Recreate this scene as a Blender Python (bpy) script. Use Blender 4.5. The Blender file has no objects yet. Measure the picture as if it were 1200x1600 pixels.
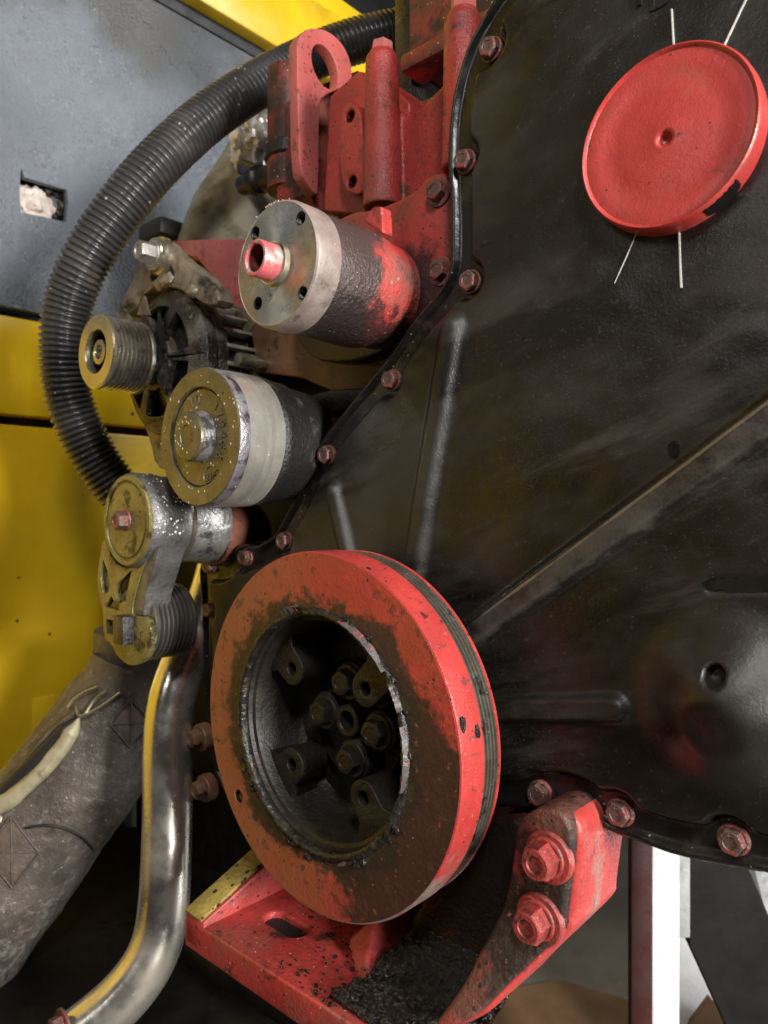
import bpy, bmesh, math, random
import numpy as np
from mathutils import Vector, Matrix, noise as mnoise
random.seed(7); rng = np.random.default_rng(7)
S = bpy.context.scene
COL = S.collection
PI = math.pi

# ------------------------------------------------------------------ camera
YAW = math.radians(42.1); CS, SN = math.cos(YAW), math.sin(YAW)
FOC = 1150.0                     # focal length in photo pixels (photo 1200 x 1600)
CZ = 0.95                        # camera height above the ground
CAM = Vector((0.0, -0.41, CZ))   # front cover of the engine lies in the plane y = 0
cd = bpy.data.cameras.new('camera'); cam = bpy.data.objects.new('camera', cd); COL.objects.link(cam)
cam.location = CAM; cam.rotation_euler = (PI/2, 0, YAW)
cd.sensor_fit = 'VERTICAL'; cd.sensor_height = 9.0; cd.sensor_width = 9.0; cd.lens = 9.0*FOC/1600.0
cd.clip_start = 0.01; cd.clip_end = 60
cd.dof.use_dof = True; cd.dof.focus_distance = 0.50; cd.dof.aperture_fstop = 2.6
S.camera = cam

# ------------------------------------------------------------------ world and lamps
wd = bpy.data.worlds.new('World'); S.world = wd; wd.use_nodes = True
bg = wd.node_tree.nodes['Background']; bg.inputs[0].default_value = (0.80, 0.86, 1.0, 1); bg.inputs[1].default_value = 0.005

def area(name, loc, target, sx, sy, power, col):
    l = bpy.data.lights.new(name, 'AREA'); l.shape = 'RECTANGLE'; l.size = sx; l.size_y = sy
    l.energy = power; l.color = col
    o = bpy.data.objects.new(name, l); COL.objects.link(o); o.location = loc
    o.rotation_euler = (Vector(target)-Vector(loc)).to_track_quat('-Z', 'Y').to_euler()
    return o
area('doorway_light', (1.35, -0.30, CZ+0.18), (-0.42, 0.0, CZ-0.05), 0.24, 0.50, 58, (1.0, 0.96, 0.92))
area('window_light', (0.45, -0.80, CZ+0.95), (-0.40, 0.0, CZ+0.22), 0.20, 0.30, 12.5, (1.0, 0.98, 0.95))
area('roof_opening_light', (0.15, 0.75, CZ+1.15), (-1.1, 0.0, CZ+0.35), 0.4, 0.4, 24, (0.95, 0.98, 1.0))
area('rear_daylight', (0.30, 0.78, CZ-0.25), (-0.30, 0.52, CZ-0.42), 0.3, 0.4, 11, (0.97, 0.98, 1.0))
area('wall_fill_light', (-0.35, -1.9, CZ+0.9), (-1.1, 0.1, CZ+0.1), 0.5, 0.5, 4.0, (1.0, 0.98, 0.94))  # added fill lamp to brighten the yellow side wall

vs = S.view_settings
vs.view_transform = 'Standard'; vs.look = 'None'; vs.gamma = 1.0; vs.exposure = 0.0; vs.use_curve_mapping = False
try: S.cycles.max_bounces = 6; S.cycles.use_denoising = True
except Exception: pass

# ------------------------------------------------------------------ where photo pixels meet planes of the engine
def ray(px, py):
    u = (px-600)/FOC; v = (800-py)/FOC
    return Vector((-SN+u*CS, CS+u*SN, v))
def P(px, py, Y):
    r = ray(px, py); return CAM + r*((Y-CAM.y)/r.y)
def PX(px, py, X):
    r = ray(px, py); return CAM + r*((X-CAM.x)/r.x)
def PD(px, py, d):
    return CAM + ray(px, py)*d
def PZ(px, py, Z):
    r = ray(px, py); return CAM + r*((Z-CAM.z)/r.z)

# ------------------------------------------------------------------ material tools
def mat(name, base, rough=0.5, metal=0.0, var=0.25, vscale=14, layers=(), specks=(), bump=(), spots=(), coat=0.0, spec=0.5, aniso=0.0):
    m = bpy.data.materials.new(name); m.use_nodes = True
    nt = m.node_tree; N = nt.nodes; L = nt.links
    bs = N['Principled BSDF']
    tc = N.new('ShaderNodeTexCoord')
    co = tc.outputs['Object']
    def mth(op, a, b=None, c=None):
        n = N.new('ShaderNodeMath'); n.operation = op
        for i, x in enumerate((a, b, c)):
            if x is None: continue
            if hasattr(x, 'links'): L.new(x, n.inputs[i])
            else: n.inputs[i].default_value = x
        return n.outputs[0]
    def noise(scale, detail=5, rgh=0.6, stretch=None, rot=None, off=0.0):
        n = N.new('ShaderNodeTexNoise'); n.inputs['Scale'].default_value = scale
        n.inputs['Detail'].default_value = detail; n.inputs['Roughness'].default_value = rgh
        mp = N.new('ShaderNodeMapping'); L.new(co, mp.inputs[0])
        mp.inputs['Location'].default_value = (off, off*1.7, off*0.6)
        if rot:      # turn first, then stretch
            m2 = N.new('ShaderNodeMapping'); m2.inputs['Rotation'].default_value = rot
            L.new(co, m2.inputs[0]); L.new(m2.outputs[0], mp.inputs[0])
        if stretch: mp.inputs['Scale'].default_value = stretch
        L.new(mp.outputs[0], n.inputs['Vector']); return n.outputs['Fac']
    def ramp(x, lo, hi, a=0.0, b=1.0):
        n = N.new('ShaderNodeMapRange'); n.interpolation_type = 'SMOOTHSTEP'
        L.new(x, n.inputs['Value'])
        for k, v_ in zip(('From Min', 'From Max', 'To Min', 'To Max'), (lo, hi, a, b)): n.inputs[k].default_value = v_
        return n.outputs['Result']
    def mixc(f, a, b):
        n = N.new('ShaderNodeMix'); n.data_type = 'RGBA'
        L.new(f, n.inputs[0])
        for i, x in ((6, a), (7, b)):
            if hasattr(x, 'links'): L.new(x, n.inputs[i])
            else: n.inputs[i].default_value = (*x, 1)
        return n.outputs[2]
    def mixf(f, a, b):
        n = N.new('ShaderNodeMix'); n.data_type = 'FLOAT'; L.new(f, n.inputs[0])
        for i, x in ((2, a), (3, b)):
            if hasattr(x, 'links'): L.new(x, n.inputs[i])
            else: n.inputs[i].default_value = x
        return n.outputs[0]
    nb = noise(vscale, 6, 0.62, off=3.1)
    c = mixc(ramp(nb, 0.3, 0.7), tuple(x*(1-var) for x in base), tuple(min(1, x*(1+var*0.7)) for x in base))
    r = mixf(ramp(noise(vscale*2.3, 4, off=9.2), 0.3, 0.7), max(0.03, rough-0.1), min(1, rough+0.1))
    mt = None
    h = None
    def addh(x, amt):
        nonlocal h
        y = mth('MULTIPLY', x, amt)
        h = y if h is None else mth('ADD', h, y)
    k = 0
    for ly in layers:
        k += 1
        n = noise(ly.get('scale', 20), ly.get('detail', 6), ly.get('rgh', 0.62), ly.get('stretch'), ly.get('rot'), off=k*5.3)
        if 'radial' in ly:           # (cx, cz, r0, r1, gain): stronger near a centre in x-z
            cx, cz, r0, r1, g = ly['radial']
            vm = N.new('ShaderNodeVectorMath'); vm.operation = 'DISTANCE'
            mp = N.new('ShaderNodeMapping'); mp.inputs['Scale'].default_value = (1, 0, 1); L.new(co, mp.inputs[0])
            L.new(mp.outputs[0], vm.inputs[0]); vm.inputs[1].default_value = (cx, 0, cz)
            n = mth('ADD', n, mth('MULTIPLY', ramp(vm.outputs['Value'], r0, r1, 1.0, 0.0), g))
        if 'line' in ly:             # (ax, az, bx, bz, r0, r1, gain): dust lying along a straight ridge
            ax_, az_, bx_, bz_, r0, r1, g = ly['line']; l_ = math.hypot(bx_-ax_, bz_-az_); nx_, nz_ = -(bz_-az_)/l_, (bx_-ax_)/l_
            vm = N.new('ShaderNodeVectorMath'); vm.operation = 'DOT_PRODUCT'; L.new(co, vm.inputs[0]); vm.inputs[1].default_value = (nx_, 0, nz_)
            dd_ = mth('ABSOLUTE', mth('SUBTRACT', vm.outputs['Value'], ax_*nx_+az_*nz_))
            n = mth('ADD', n, mth('MULTIPLY', ramp(dd_, r0, r1, 1.0, 0.0), g))
            sx = N.new('ShaderNodeSeparateXYZ'); L.new(co, sx.inputs[0])
            n = mth('MULTIPLY', n, ramp(sx.outputs[0], min(ax_, bx_)-0.004, min(ax_, bx_)+0.004))
        if 'slope' in ly:            # (axis, a, b, gain)
            ax, a, b, g = ly['slope']
            sx = N.new('ShaderNodeSeparateXYZ'); L.new(co, sx.inputs[0])
            n = mth('ADD', n, mth('MULTIPLY', ramp(sx.outputs[ax], a, b), g))
        f = ramp(n, ly.get('lo', 0.5), ly.get('hi', 0.7), 0.0, ly.get('amt', 1.0))
        c = mixc(f, c, ly['color'])
        if 'rough' in ly: r = mixf(f, r, ly['rough'])
        if 'metal' in ly or mt is not None: mt = mixf(f, mt if mt is not None else metal, ly.get('metal', metal))
        if 'bump' in ly: addh(f, ly['bump'])
    for sp in specks:                # scattered grains: scale (1/m), share of cells, radius within cell
        v = N.new('ShaderNodeTexVoronoi'); v.inputs['Scale'].default_value = sp['scale']; v.inputs['Randomness'].default_value = 1.0
        L.new(co, v.inputs['Vector'])
        sc_ = N.new('ShaderNodeSeparateColor'); L.new(v.outputs['Color'], sc_.inputs[0])
        size = ramp(sc_.outputs[0], 1-sp.get('share', 0.3), 1.0, 0.0, sp.get('size', 0.3))
        f = mth('LESS_THAN', v.outputs['Distance'], size)
        if 'clump' in sp: f = mth('MULTIPLY', f, ramp(noise(sp['clump'], 3, off=4.4+sp['scale']*0.01), 0.42, 0.62))
        c = mixc(f, c, sp['color'])
        if 'rough' in sp: r = mixf(f, r, sp['rough'])
        if 'bump' in sp: addh(f, sp['bump'])
    for (x, y, z, rad, colr) in spots:
        vm = N.new('ShaderNodeVectorMath'); vm.operation = 'DISTANCE'; L.new(co, vm.inputs[0]); vm.inputs[1].default_value = (x, y, z)
        d = mth('ADD', vm.outputs['Value'], mth('MULTIPLY', mth('SUBTRACT', noise(300, 3), 0.5), rad*0.8))
        c = mixc(ramp(d, rad, rad*0.85), c, colr)
    for (scale, amt) in bump: addh(noise(scale, 4, 0.6, off=1.3), amt)
    L.new(c, bs.inputs['Base Color']); L.new(r, bs.inputs['Roughness'])
    if mt is not None: L.new(mt, bs.inputs['Metallic'])
    else: bs.inputs['Metallic'].default_value = metal
    bs.inputs['Coat Weight'].default_value = coat; bs.inputs['Specular IOR Level'].default_value = spec
    if aniso:
        tg = N.new('ShaderNodeTangent'); tg.direction_type = 'RADIAL'; tg.axis = 'Y'
        bs.inputs['Anisotropic'].default_value = aniso; L.new(tg.outputs[0], bs.inputs['Tangent'])
    if h is not None:
        b = N.new('ShaderNodeBump'); b.inputs['Strength'].default_value = 1.0; b.inputs['Distance'].default_value = 0.001
        L.new(h, b.inputs['Height']); L.new(b.outputs[0], bs.inputs['Normal'])
    return m

_c0 = P(900, 700, 0)
def _rel(px, py, Y): q = P(px, py, Y)-_c0; return (q.x, q.z)
RIB_MID = _rel(700, 1017, -0.0085)+_rel(1290, 592, -0.0085)
RIB_TOP = _rel(690, 1011, -0.005)+_rel(1290, 566, -0.005)
DARK = (0.018, 0.015, 0.012); OIL = (0.010, 0.009, 0.008); DUST = (0.16, 0.13, 0.10); RED = (0.40, 0.040, 0.035)
M = {}
FINE = [dict(color=(0.09, 0.03, 0.022), scale=150, lo=0.58, hi=0.68, amt=0.75, rough=0.6), dict(color=(0.62, 0.20, 0.18), scale=230, lo=0.64, hi=0.70, amt=0.5)]
M['red'] = mat('red_paint', RED, 0.42, var=0.3, layers=[
    dict(color=(0.22, 0.060, 0.042), scale=18, lo=0.46, hi=0.68, amt=0.7, rough=0.6),
    dict(color=DARK, scale=26, lo=0.56, hi=0.68, amt=0.9, rough=0.42)]+FINE,
    specks=[dict(scale=330, share=0.14, size=0.4, color=(0.03, 0.02, 0.02)), dict(scale=500, share=0.05, size=0.3, color=(0.55, 0.45, 0.38), bump=0.5)], bump=[(420, 0.5), (90, 0.5)])
M['red_clean'] = mat('red_cap_paint', (0.44, 0.042, 0.037), 0.36, var=0.15, layers=[
    dict(color=(0.27, 0.032, 0.028), scale=22, lo=0.46, hi=0.72, amt=0.65),
    dict(color=(0.33, 0.085, 0.06), scale=34, lo=0.52, hi=0.72, amt=0.5, rough=0.55),
    dict(color=(0.07, 0.025, 0.02), scale=45, lo=0.64, hi=0.74, amt=0.85, rough=0.7, slope=(2, 0.0, -0.045, 0.07)),
    dict(color=(0.05, 0.02, 0.016), scale=120, lo=0.67, hi=0.72, amt=0.9, stretch=(0.4, 1, 1.6), rot=(0, 0.5, 0))],
    specks=[dict(scale=300, share=0.06, size=0.22, color=(0.05, 0.02, 0.015)), dict(scale=900, share=0.3, size=0.35, color=(0.16, 0.03, 0.025), clump=30)], bump=[(260, 0.2), (900, 0.15)])
M['red_dusty'] = mat('red_paint_dusty', (0.47, 0.105, 0.095), 0.46, var=0.2, layers=[
    dict(color=(0.33, 0.15, 0.13), scale=14, lo=0.42, hi=0.66, amt=0.6, rough=0.6),
    dict(color=(0.13, 0.045, 0.035), scale=60, lo=0.60, hi=0.72, amt=0.8)]+FINE[:1],
    specks=[dict(scale=330, share=0.12, size=0.35, color=(0.05, 0.02, 0.02))], bump=[(300, 0.35), (700, 0.3)])
M['pump_red'] = mat('pump_plate_grime', (0.34, 0.036, 0.032), 0.48, layers=[
    dict(color=(0.15, 0.045, 0.03), scale=22, lo=0.42, hi=0.62, amt=0.8),
    dict(color=OIL, scale=30, lo=0.52, hi=0.72, amt=0.97, rough=0.34, slope=(2, 0.045, -0.01, 0.34))]+FINE[:1],
    specks=[dict(scale=300, share=0.2, size=0.35, color=(0.02, 0.014, 0.012))], bump=[(300, 0.6), (90, 0.6)])
M['arm_front'] = mat('arm_front_grime_shade', (0.36, 0.042, 0.036), 0.46, layers=[  # grime plus the front face's shade, painted near-black
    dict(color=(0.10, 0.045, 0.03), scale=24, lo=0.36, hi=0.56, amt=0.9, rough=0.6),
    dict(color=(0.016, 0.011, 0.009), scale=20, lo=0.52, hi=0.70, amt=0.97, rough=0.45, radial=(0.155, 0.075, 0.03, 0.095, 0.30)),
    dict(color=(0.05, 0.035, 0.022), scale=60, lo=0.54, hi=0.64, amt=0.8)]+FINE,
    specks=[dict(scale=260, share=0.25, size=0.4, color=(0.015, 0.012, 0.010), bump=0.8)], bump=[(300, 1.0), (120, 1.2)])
M['web_dark'] = mat('shade_black_web', (0.09, 0.014, 0.011), 0.5, layers=[dict(color=(0.012, 0.009, 0.008), scale=18, lo=0.40, hi=0.56, amt=0.97, rough=0.4)], bump=[(300, 1.2), (90, 1.0)])  # web lies in shadow: its shade is painted near-black over the red
M['arm_flank'] = mat('arm_flank_paint', (0.40, 0.042, 0.037), 0.42, layers=[
    dict(color=(0.23, 0.17, 0.14), scale=26, lo=0.54, hi=0.68, amt=0.85, rough=0.5, stretch=(1, 1, 0.4)), dict(color=(0.06, 0.03, 0.022), scale=40, lo=0.60, hi=0.72, amt=0.9)]+FINE, bump=[(300, 0.6), (90, 0.6)])
M['red_worn'] = mat('red_bolt_paint', (0.33, 0.045, 0.038), 0.42, layers=[
    dict(color=(0.12, 0.035, 0.028), scale=60, lo=0.46, hi=0.62, amt=0.85), dict(color=DARK, scale=80, lo=0.56, hi=0.66, amt=0.9)]+FINE, bump=[(500, 0.6), (150, 0.6)])
M['red_dirty'] = mat('red_paint_dirty', (0.36, 0.034, 0.030), 0.5, layers=[
    dict(color=(0.12, 0.055, 0.03), scale=16, lo=0.38, hi=0.60, amt=0.85, rough=0.65),
    dict(color=DARK, scale=22, lo=0.44, hi=0.60, amt=0.95, rough=0.42)]+FINE[:1],
    specks=[dict(scale=260, share=0.25, size=0.35, color=(0.02, 0.015, 0.012)), dict(scale=420, share=0.05, size=0.35, color=(0.5, 0.45, 0.4))],
    bump=[(300, 0.4), (80, 0.5)])
M['rust_brown'] = mat('rust_brown_plate', (0.17, 0.085, 0.045), 0.50, layers=[
    dict(color=(0.20, 0.045, 0.035), scale=14, lo=0.52, hi=0.72, amt=0.6), dict(color=OIL, scale=20, lo=0.54, hi=0.66, amt=0.95, rough=0.3)],
    specks=[dict(scale=240, share=0.25, size=0.35, color=(0.01, 0.008, 0.006))], bump=[(300, 0.5), (80, 0.6)])
M['red_cast'] = mat('red_cast_iron', (0.41, 0.044, 0.038), 0.31, layers=[
    dict(color=(0.17, 0.075, 0.045), scale=15, lo=0.50, hi=0.72, amt=0.65, rough=0.65),
    dict(color=(0.045, 0.022, 0.018), scale=34, lo=0.58, hi=0.70, amt=0.85)]+FINE,
    specks=[dict(scale=300, share=0.14, size=0.35, color=(0.03, 0.02, 0.015))], bump=[(560, 0.9), (150, 0.7)])
M['bolt'] = mat('bolt_red_worn', (0.23, 0.050, 0.042), 0.36, layers=[
    dict(color=(0.13, 0.095, 0.080), scale=130, lo=0.40, hi=0.55, amt=0.9, metal=0.5, rough=0.40),
    dict(color=DARK, scale=110, lo=0.54, hi=0.64, amt=0.9, metal=0.0),
    dict(color=(0.42, 0.16, 0.14), scale=240, lo=0.62, hi=0.68, amt=0.7)], bump=[(700, 0.7), (240, 0.6)])
M['bolt_steel'] = mat('bolt_steel', (0.42, 0.40, 0.37), 0.42, 0.85, layers=[
    dict(color=(0.12, 0.09, 0.06), scale=80, lo=0.5, hi=0.7, metal=0.1, rough=0.7)], bump=[(500, 0.4)])
M['cover'] = mat('cover_black_plastic', (0.0075, 0.0066, 0.0055), 0.36, var=0.35, vscale=7, spec=0.5, layers=[
    dict(color=(0.030, 0.0275, 0.0225), scale=6, lo=0.44, hi=0.66, amt=0.85, rough=0.52, stretch=(0.8, 1, 1.6), rot=(0, math.radians(24), 0), detail=5, slope=(0, -0.06, -0.22, 0.24)),
    dict(color=(0.052, 0.049, 0.043), scale=10, lo=0.56, hi=0.74, amt=0.75, rough=0.55, stretch=(0.45, 1, 2.4), rot=(0, math.radians(20), 0), detail=8, rgh=0.68),
    dict(color=(0.0045, 0.004, 0.0038), scale=8, lo=0.52, hi=0.62, amt=0.9, rough=0.30, stretch=(0.5, 1, 1.9), rot=(0, math.radians(18), 0)),
    dict(color=(0.024, 0.009, 0.007), scale=5, lo=0.60, hi=0.76, amt=0.35),
    dict(color=(0.040, 0.035, 0.028), scale=160, lo=0.60, hi=0.68, amt=0.6, rough=0.6, rgh=0.7),
    dict(color=(0.060, 0.052, 0.042), scale=30, lo=0.72, hi=1.0, amt=0.75, rough=0.55, line=RIB_MID+(0.004, 0.012, 0.42), detail=8, rgh=0.7),
    dict(color=(0.150, 0.115, 0.070), scale=20, lo=0.80, hi=1.05, amt=0.8, rough=0.5, line=RIB_TOP+(0.0004, 0.0016, 0.50))],
    specks=[dict(scale=800, share=0.14, size=0.28, color=(0.075, 0.067, 0.055), rough=0.8, clump=14, bump=0.3),
            dict(scale=260, share=0.012, size=0.12, color=(0.28, 0.25, 0.20), rough=0.7, bump=0.6, clump=9),
            dict(scale=1100, share=0.35, size=0.36, color=(0.045, 0.040, 0.032), clump=6)],
    bump=[(480, 0.13), (900, 0.10), (60, 0.3)])
M['flange'] = mat('cover_flange_black', (0.010, 0.009, 0.0085), 0.26, var=0.3, layers=[
    dict(color=(0.06, 0.05, 0.04), scale=45, lo=0.56, hi=0.74, amt=0.5, rough=0.6)],
    specks=[dict(scale=420, share=0.06, size=0.3, color=(0.25, 0.23, 0.2), bump=0.4)], bump=[(200, 0.2)])
M['smear'] = mat('black_smear', (0.008, 0.007, 0.007), 0.32, bump=[(200, 0.3)])
M['thin_white'] = mat('white_line', (0.62, 0.60, 0.55), 0.35, 0.2, var=0.2, vscale=200)  # white of the thin raised lines
# damper materials (x-z centre of the object is the crankshaft axis)
M['damper_face'] = mat('damper_face_paint', (0.40, 0.042, 0.032), 0.50, var=0.2, vscale=22, layers=[
    dict(color=(0.24, 0.085, 0.028), scale=12, lo=0.40, hi=0.85, amt=0.85, rough=0.62, slope=(0, 0.06, -0.12, 0.42)),  # rust dust plus the yellow wall's reflection, painted in toward the left
    dict(color=(0.030, 0.019, 0.012), scale=20, lo=0.64, hi=0.74, amt=0.95, rough=0.55, radial=(0.0, 0.0, 0.080, 0.120, 0.32), detail=10, rgh=0.72),
    dict(color=(0.030, 0.018, 0.012), scale=14, lo=0.63, hi=0.73, amt=0.94, rough=0.5, radial=(0.085, -0.050, 0.03, 0.14, 0.42), detail=10, rgh=0.72),
    dict(color=(0.05, 0.045, 0.012), scale=50, lo=0.74, hi=0.84, amt=0.8, radial=(0.0, 0.0, 0.083, 0.10, 0.30)),
    dict(color=(0.07, 0.035, 0.02), scale=110, lo=0.55, hi=0.66, amt=0.75), dict(color=(0.36, 0.10, 0.05), scale=170, lo=0.62, hi=0.70, amt=0.5)],
    specks=[dict(scale=240, share=0.18, size=0.30, color=(0.03, 0.02, 0.014)), dict(scale=420, share=0.03, size=0.22, color=(0.32, 0.25, 0.18), bump=0.4)],
    bump=[(350, 0.4), (110, 0.4)])
M['damper_rim'] = mat('damper_rim_paint', (0.43, 0.041, 0.036), 0.38, var=0.2, vscale=30, layers=[
    dict(color=(0.30, 0.040, 0.034), scale=26, lo=0.48, hi=0.66, amt=0.6),
    dict(color=(0.20, 0.165, 0.145), scale=30, lo=0.74, hi=0.98, amt=0.9, rough=0.48, slope=(2, 0.0, -0.10, 0.5), rgh=0.75),
    dict(color=DARK, scale=60, lo=0.66, hi=0.70, amt=0.9)]+FINE,
    specks=[dict(scale=300, share=0.16, size=0.32, color=(0.06, 0.02, 0.02)), dict(scale=600, share=0.10, size=0.3, color=(0.55, 0.35, 0.30), clump=40)], bump=[(300, 0.35), (900, 0.3)])
M['groove'] = mat('damper_grooves', (0.24, 0.215, 0.17), 0.34, 0.8, layers=[dict(color=OIL, scale=40, lo=0.50, hi=0.66, metal=0.0, rough=0.5)],
    specks=[dict(scale=500, share=0.15, size=0.35, color=(0.3, 0.28, 0.22), bump=0.4)], bump=[(300, 0.3)])
M['cup'] = mat('oily_cast_cup', (0.017, 0.0135, 0.0095), 0.5, 0.15, layers=[
    dict(color=OIL, scale=26, lo=0.5, hi=0.66, rough=0.45),
    dict(color=(0.042, 0.035, 0.020), scale=30, lo=0.52, hi=0.72, amt=0.8, rough=0.6)], bump=[(300, 0.7), (90, 0.7)])
M['rubber'] = mat('torn_rubber_bead', (0.013, 0.0115, 0.010), 0.34, var=0.5, vscale=70, layers=[
    dict(color=(0.085, 0.075, 0.065), scale=90, lo=0.58, hi=0.70, amt=0.6, rough=0.3),
    dict(color=(0.075, 0.070, 0.022), scale=40, lo=0.52, hi=0.70, amt=0.6)], bump=[(300, 1.2), (120, 1.2)])
M['shred'] = mat('torn_bead_shred', (0.085, 0.075, 0.070), 0.36, layers=[
    dict(color=(0.38, 0.05, 0.05), scale=160, lo=0.58, hi=0.64), dict(color=OIL, scale=70, lo=0.52, hi=0.62)], bump=[(300, 0.8)])
M['blackhole'] = mat('black_bore', (0.006, 0.005, 0.004), 0.6)
# hub
M['hub_face'] = mat('machined_hub_face', (0.56, 0.53, 0.45), 0.30, 1.0, var=0.2, vscale=18, layers=[
    dict(color=(0.20, 0.15, 0.08), scale=26, lo=0.46, hi=0.64, amt=0.75, metal=0.6, rough=0.42),
    dict(color=(0.08, 0.05, 0.035), scale=60, lo=0.64, hi=0.72, amt=0.9, metal=0.2, rough=0.6)], bump=[(500, 0.06), (60, 0.1)], aniso=0.85)
M['hub_collar'] = mat('dusty_steel_collar', (0.34, 0.28, 0.25), 0.52, 0.35, var=0.3, vscale=40, layers=[
    dict(color=(0.40, 0.22, 0.19), scale=30, lo=0.48, hi=0.7, amt=0.5, metal=0.0),
    dict(color=(0.12, 0.09, 0.07), scale=55, lo=0.58, hi=0.72, amt=0.8)],
    specks=[dict(scale=420, share=0.35, size=0.4, color=(0.5, 0.45, 0.40), bump=0.6, clump=30)], bump=[(400, 0.35)])
M['hub_barrel'] = mat('oily_red_barrel', (0.44, 0.05, 0.042), 0.40, layers=[
    dict(color=(0.20, 0.12, 0.095), scale=30, lo=0.42, hi=0.66, amt=0.6, rough=0.5),
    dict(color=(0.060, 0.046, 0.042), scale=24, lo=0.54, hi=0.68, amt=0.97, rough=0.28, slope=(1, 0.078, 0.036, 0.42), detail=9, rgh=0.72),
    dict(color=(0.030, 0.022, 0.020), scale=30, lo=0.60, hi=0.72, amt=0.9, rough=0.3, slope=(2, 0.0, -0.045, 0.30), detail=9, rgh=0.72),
    dict(color=OIL, scale=70, lo=0.66, hi=0.72, amt=0.9, rough=0.25)],
    specks=[dict(scale=300, share=0.12, size=0.34, color=(0.62, 0.58, 0.52), bump=0.9, clump=35)],
    bump=[(330, 1.5), (120, 0.5)])
M['spigot'] = mat('worn_red_spigot', (0.62, 0.13, 0.14), 0.36, layers=[
    dict(color=(0.55, 0.45, 0.42), scale=110, lo=0.50, hi=0.60, metal=0.6, rough=0.3)], bump=[(400, 0.3)])
# pulleys
M['pulley'] = mat('pulley_steel', (0.36, 0.34, 0.29), 0.32, 0.9, var=0.25, vscale=40, layers=[
    dict(color=(0.10, 0.075, 0.05), scale=60, lo=0.54, hi=0.70, amt=0.7, metal=0.3, rough=0.55)], bump=[(500, 0.15)])
M['pulley_face'] = mat('pulley_face_steel', (0.40, 0.37, 0.27), 0.30, 0.85, var=0.2, vscale=30, layers=[
    dict(color=(0.10, 0.08, 0.04), scale=50, lo=0.58, hi=0.72, amt=0.7, metal=0.2, rough=0.5)], bump=[(300, 0.2)])
M['rib_black'] = mat('ribbed_black_pulley', (0.12, 0.11, 0.10), 0.36, 0.6, bump=[(400, 0.25)])
M['drum'] = mat('belt_polished_drum', (0.80, 0.77, 0.68), 0.34, 0.78, var=0.12, vscale=20, layers=[
    dict(color=(0.50, 0.44, 0.36), scale=8, lo=0.45, hi=0.7, stretch=(1, 40, 1), amt=0.6),
    dict(color=(0.13, 0.10, 0.09), scale=26, lo=0.55, hi=0.8, amt=0.85, rough=0.5, metal=0.3, slope=(2, 0.032, 0.055, 0.35))], bump=[(60, 0.1)], aniso=0.7)
M['idler_face'] = mat('oily_idler_face', (0.17, 0.15, 0.088), 0.33, 0.55, var=0.25, vscale=34, layers=[  # olive base holds the yellow wall's reflection
    dict(color=(0.10, 0.08, 0.035), scale=50, lo=0.54, hi=0.70, amt=0.6, rough=0.5)],
    specks=[dict(scale=300, share=0.08, size=0.35, color=(0.03, 0.025, 0.012))], bump=[(350, 0.35), (90, 0.3)])
M['idler_edge'] = mat('oily_idler_edge', (0.32, 0.31, 0.33), 0.40, 0.6, layers=[
    dict(color=(0.09, 0.08, 0.08), scale=90, lo=0.48, hi=0.62, rough=0.35)], bump=[(350, 0.9)])
M['oily_dark'] = mat('oily_dark_casting', (0.022, 0.021, 0.020), 0.36, 0.2, layers=[
    dict(color=(0.13, 0.125, 0.12), scale=60, lo=0.56, hi=0.70, amt=0.7)],
    specks=[dict(scale=380, share=0.15, size=0.4, color=(0.008, 0.008, 0.008), bump=-0.6)], bump=[(330, 1.3), (100, 0.8)])
M['drop'] = mat('oil_drops', (0.55, 0.50, 0.36), 0.10, 0.35, var=0.1)
M['alu'] = mat('dusty_aluminium', (0.29, 0.245, 0.19), 0.46, 0.5, var=0.35, vscale=40, layers=[
    dict(color=(0.10, 0.07, 0.045), scale=40, lo=0.46, hi=0.64, amt=0.85, rough=0.6, metal=0.1),
    dict(color=OIL, scale=26, lo=0.51, hi=0.62, amt=0.95, rough=0.24, metal=0.0),
    dict(color=(0.42, 0.38, 0.32), scale=120, lo=0.64, hi=0.70, amt=0.7)], bump=[(300, 0.8), (90, 0.5)])
M['alt_dark'] = mat('oily_alternator_housing', (0.17, 0.145, 0.11), 0.42, 0.5, var=0.35, vscale=50, layers=[
    dict(color=(0.020, 0.017, 0.014), scale=30, lo=0.42, hi=0.56, amt=0.95, rough=0.26, metal=0.1), dict(color=(0.34, 0.31, 0.27), scale=130, lo=0.63, hi=0.69, amt=0.7)], bump=[(300, 1.4), (90, 0.8)])
M['fin_alu'] = mat('worn_fin_edge', (0.46, 0.42, 0.35), 0.38, 0.6, var=0.3, vscale=60, layers=[dict(color=(0.08, 0.06, 0.04), scale=60, lo=0.56, hi=0.66, amt=0.9, rough=0.5)], bump=[(300, 0.6)])
M['alu_clean'] = mat('wet_aluminium', (0.32, 0.32, 0.315), 0.40, 0.6, var=0.3, vscale=50, layers=[
    dict(color=(0.035, 0.035, 0.037), scale=75, lo=0.50, hi=0.64, amt=0.9, rough=0.28, metal=0.2)], bump=[(330, 0.8), (120, 0.6)])
M['tens_arm'] = mat('oily_arm_casting', (0.16, 0.158, 0.152), 0.40, 0.5, var=0.3, vscale=50, layers=[
    dict(color=(0.045, 0.045, 0.045), scale=60, lo=0.52, hi=0.66, amt=0.85, rough=0.3, metal=0.2)], bump=[(330, 0.8), (120, 0.6)])
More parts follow.
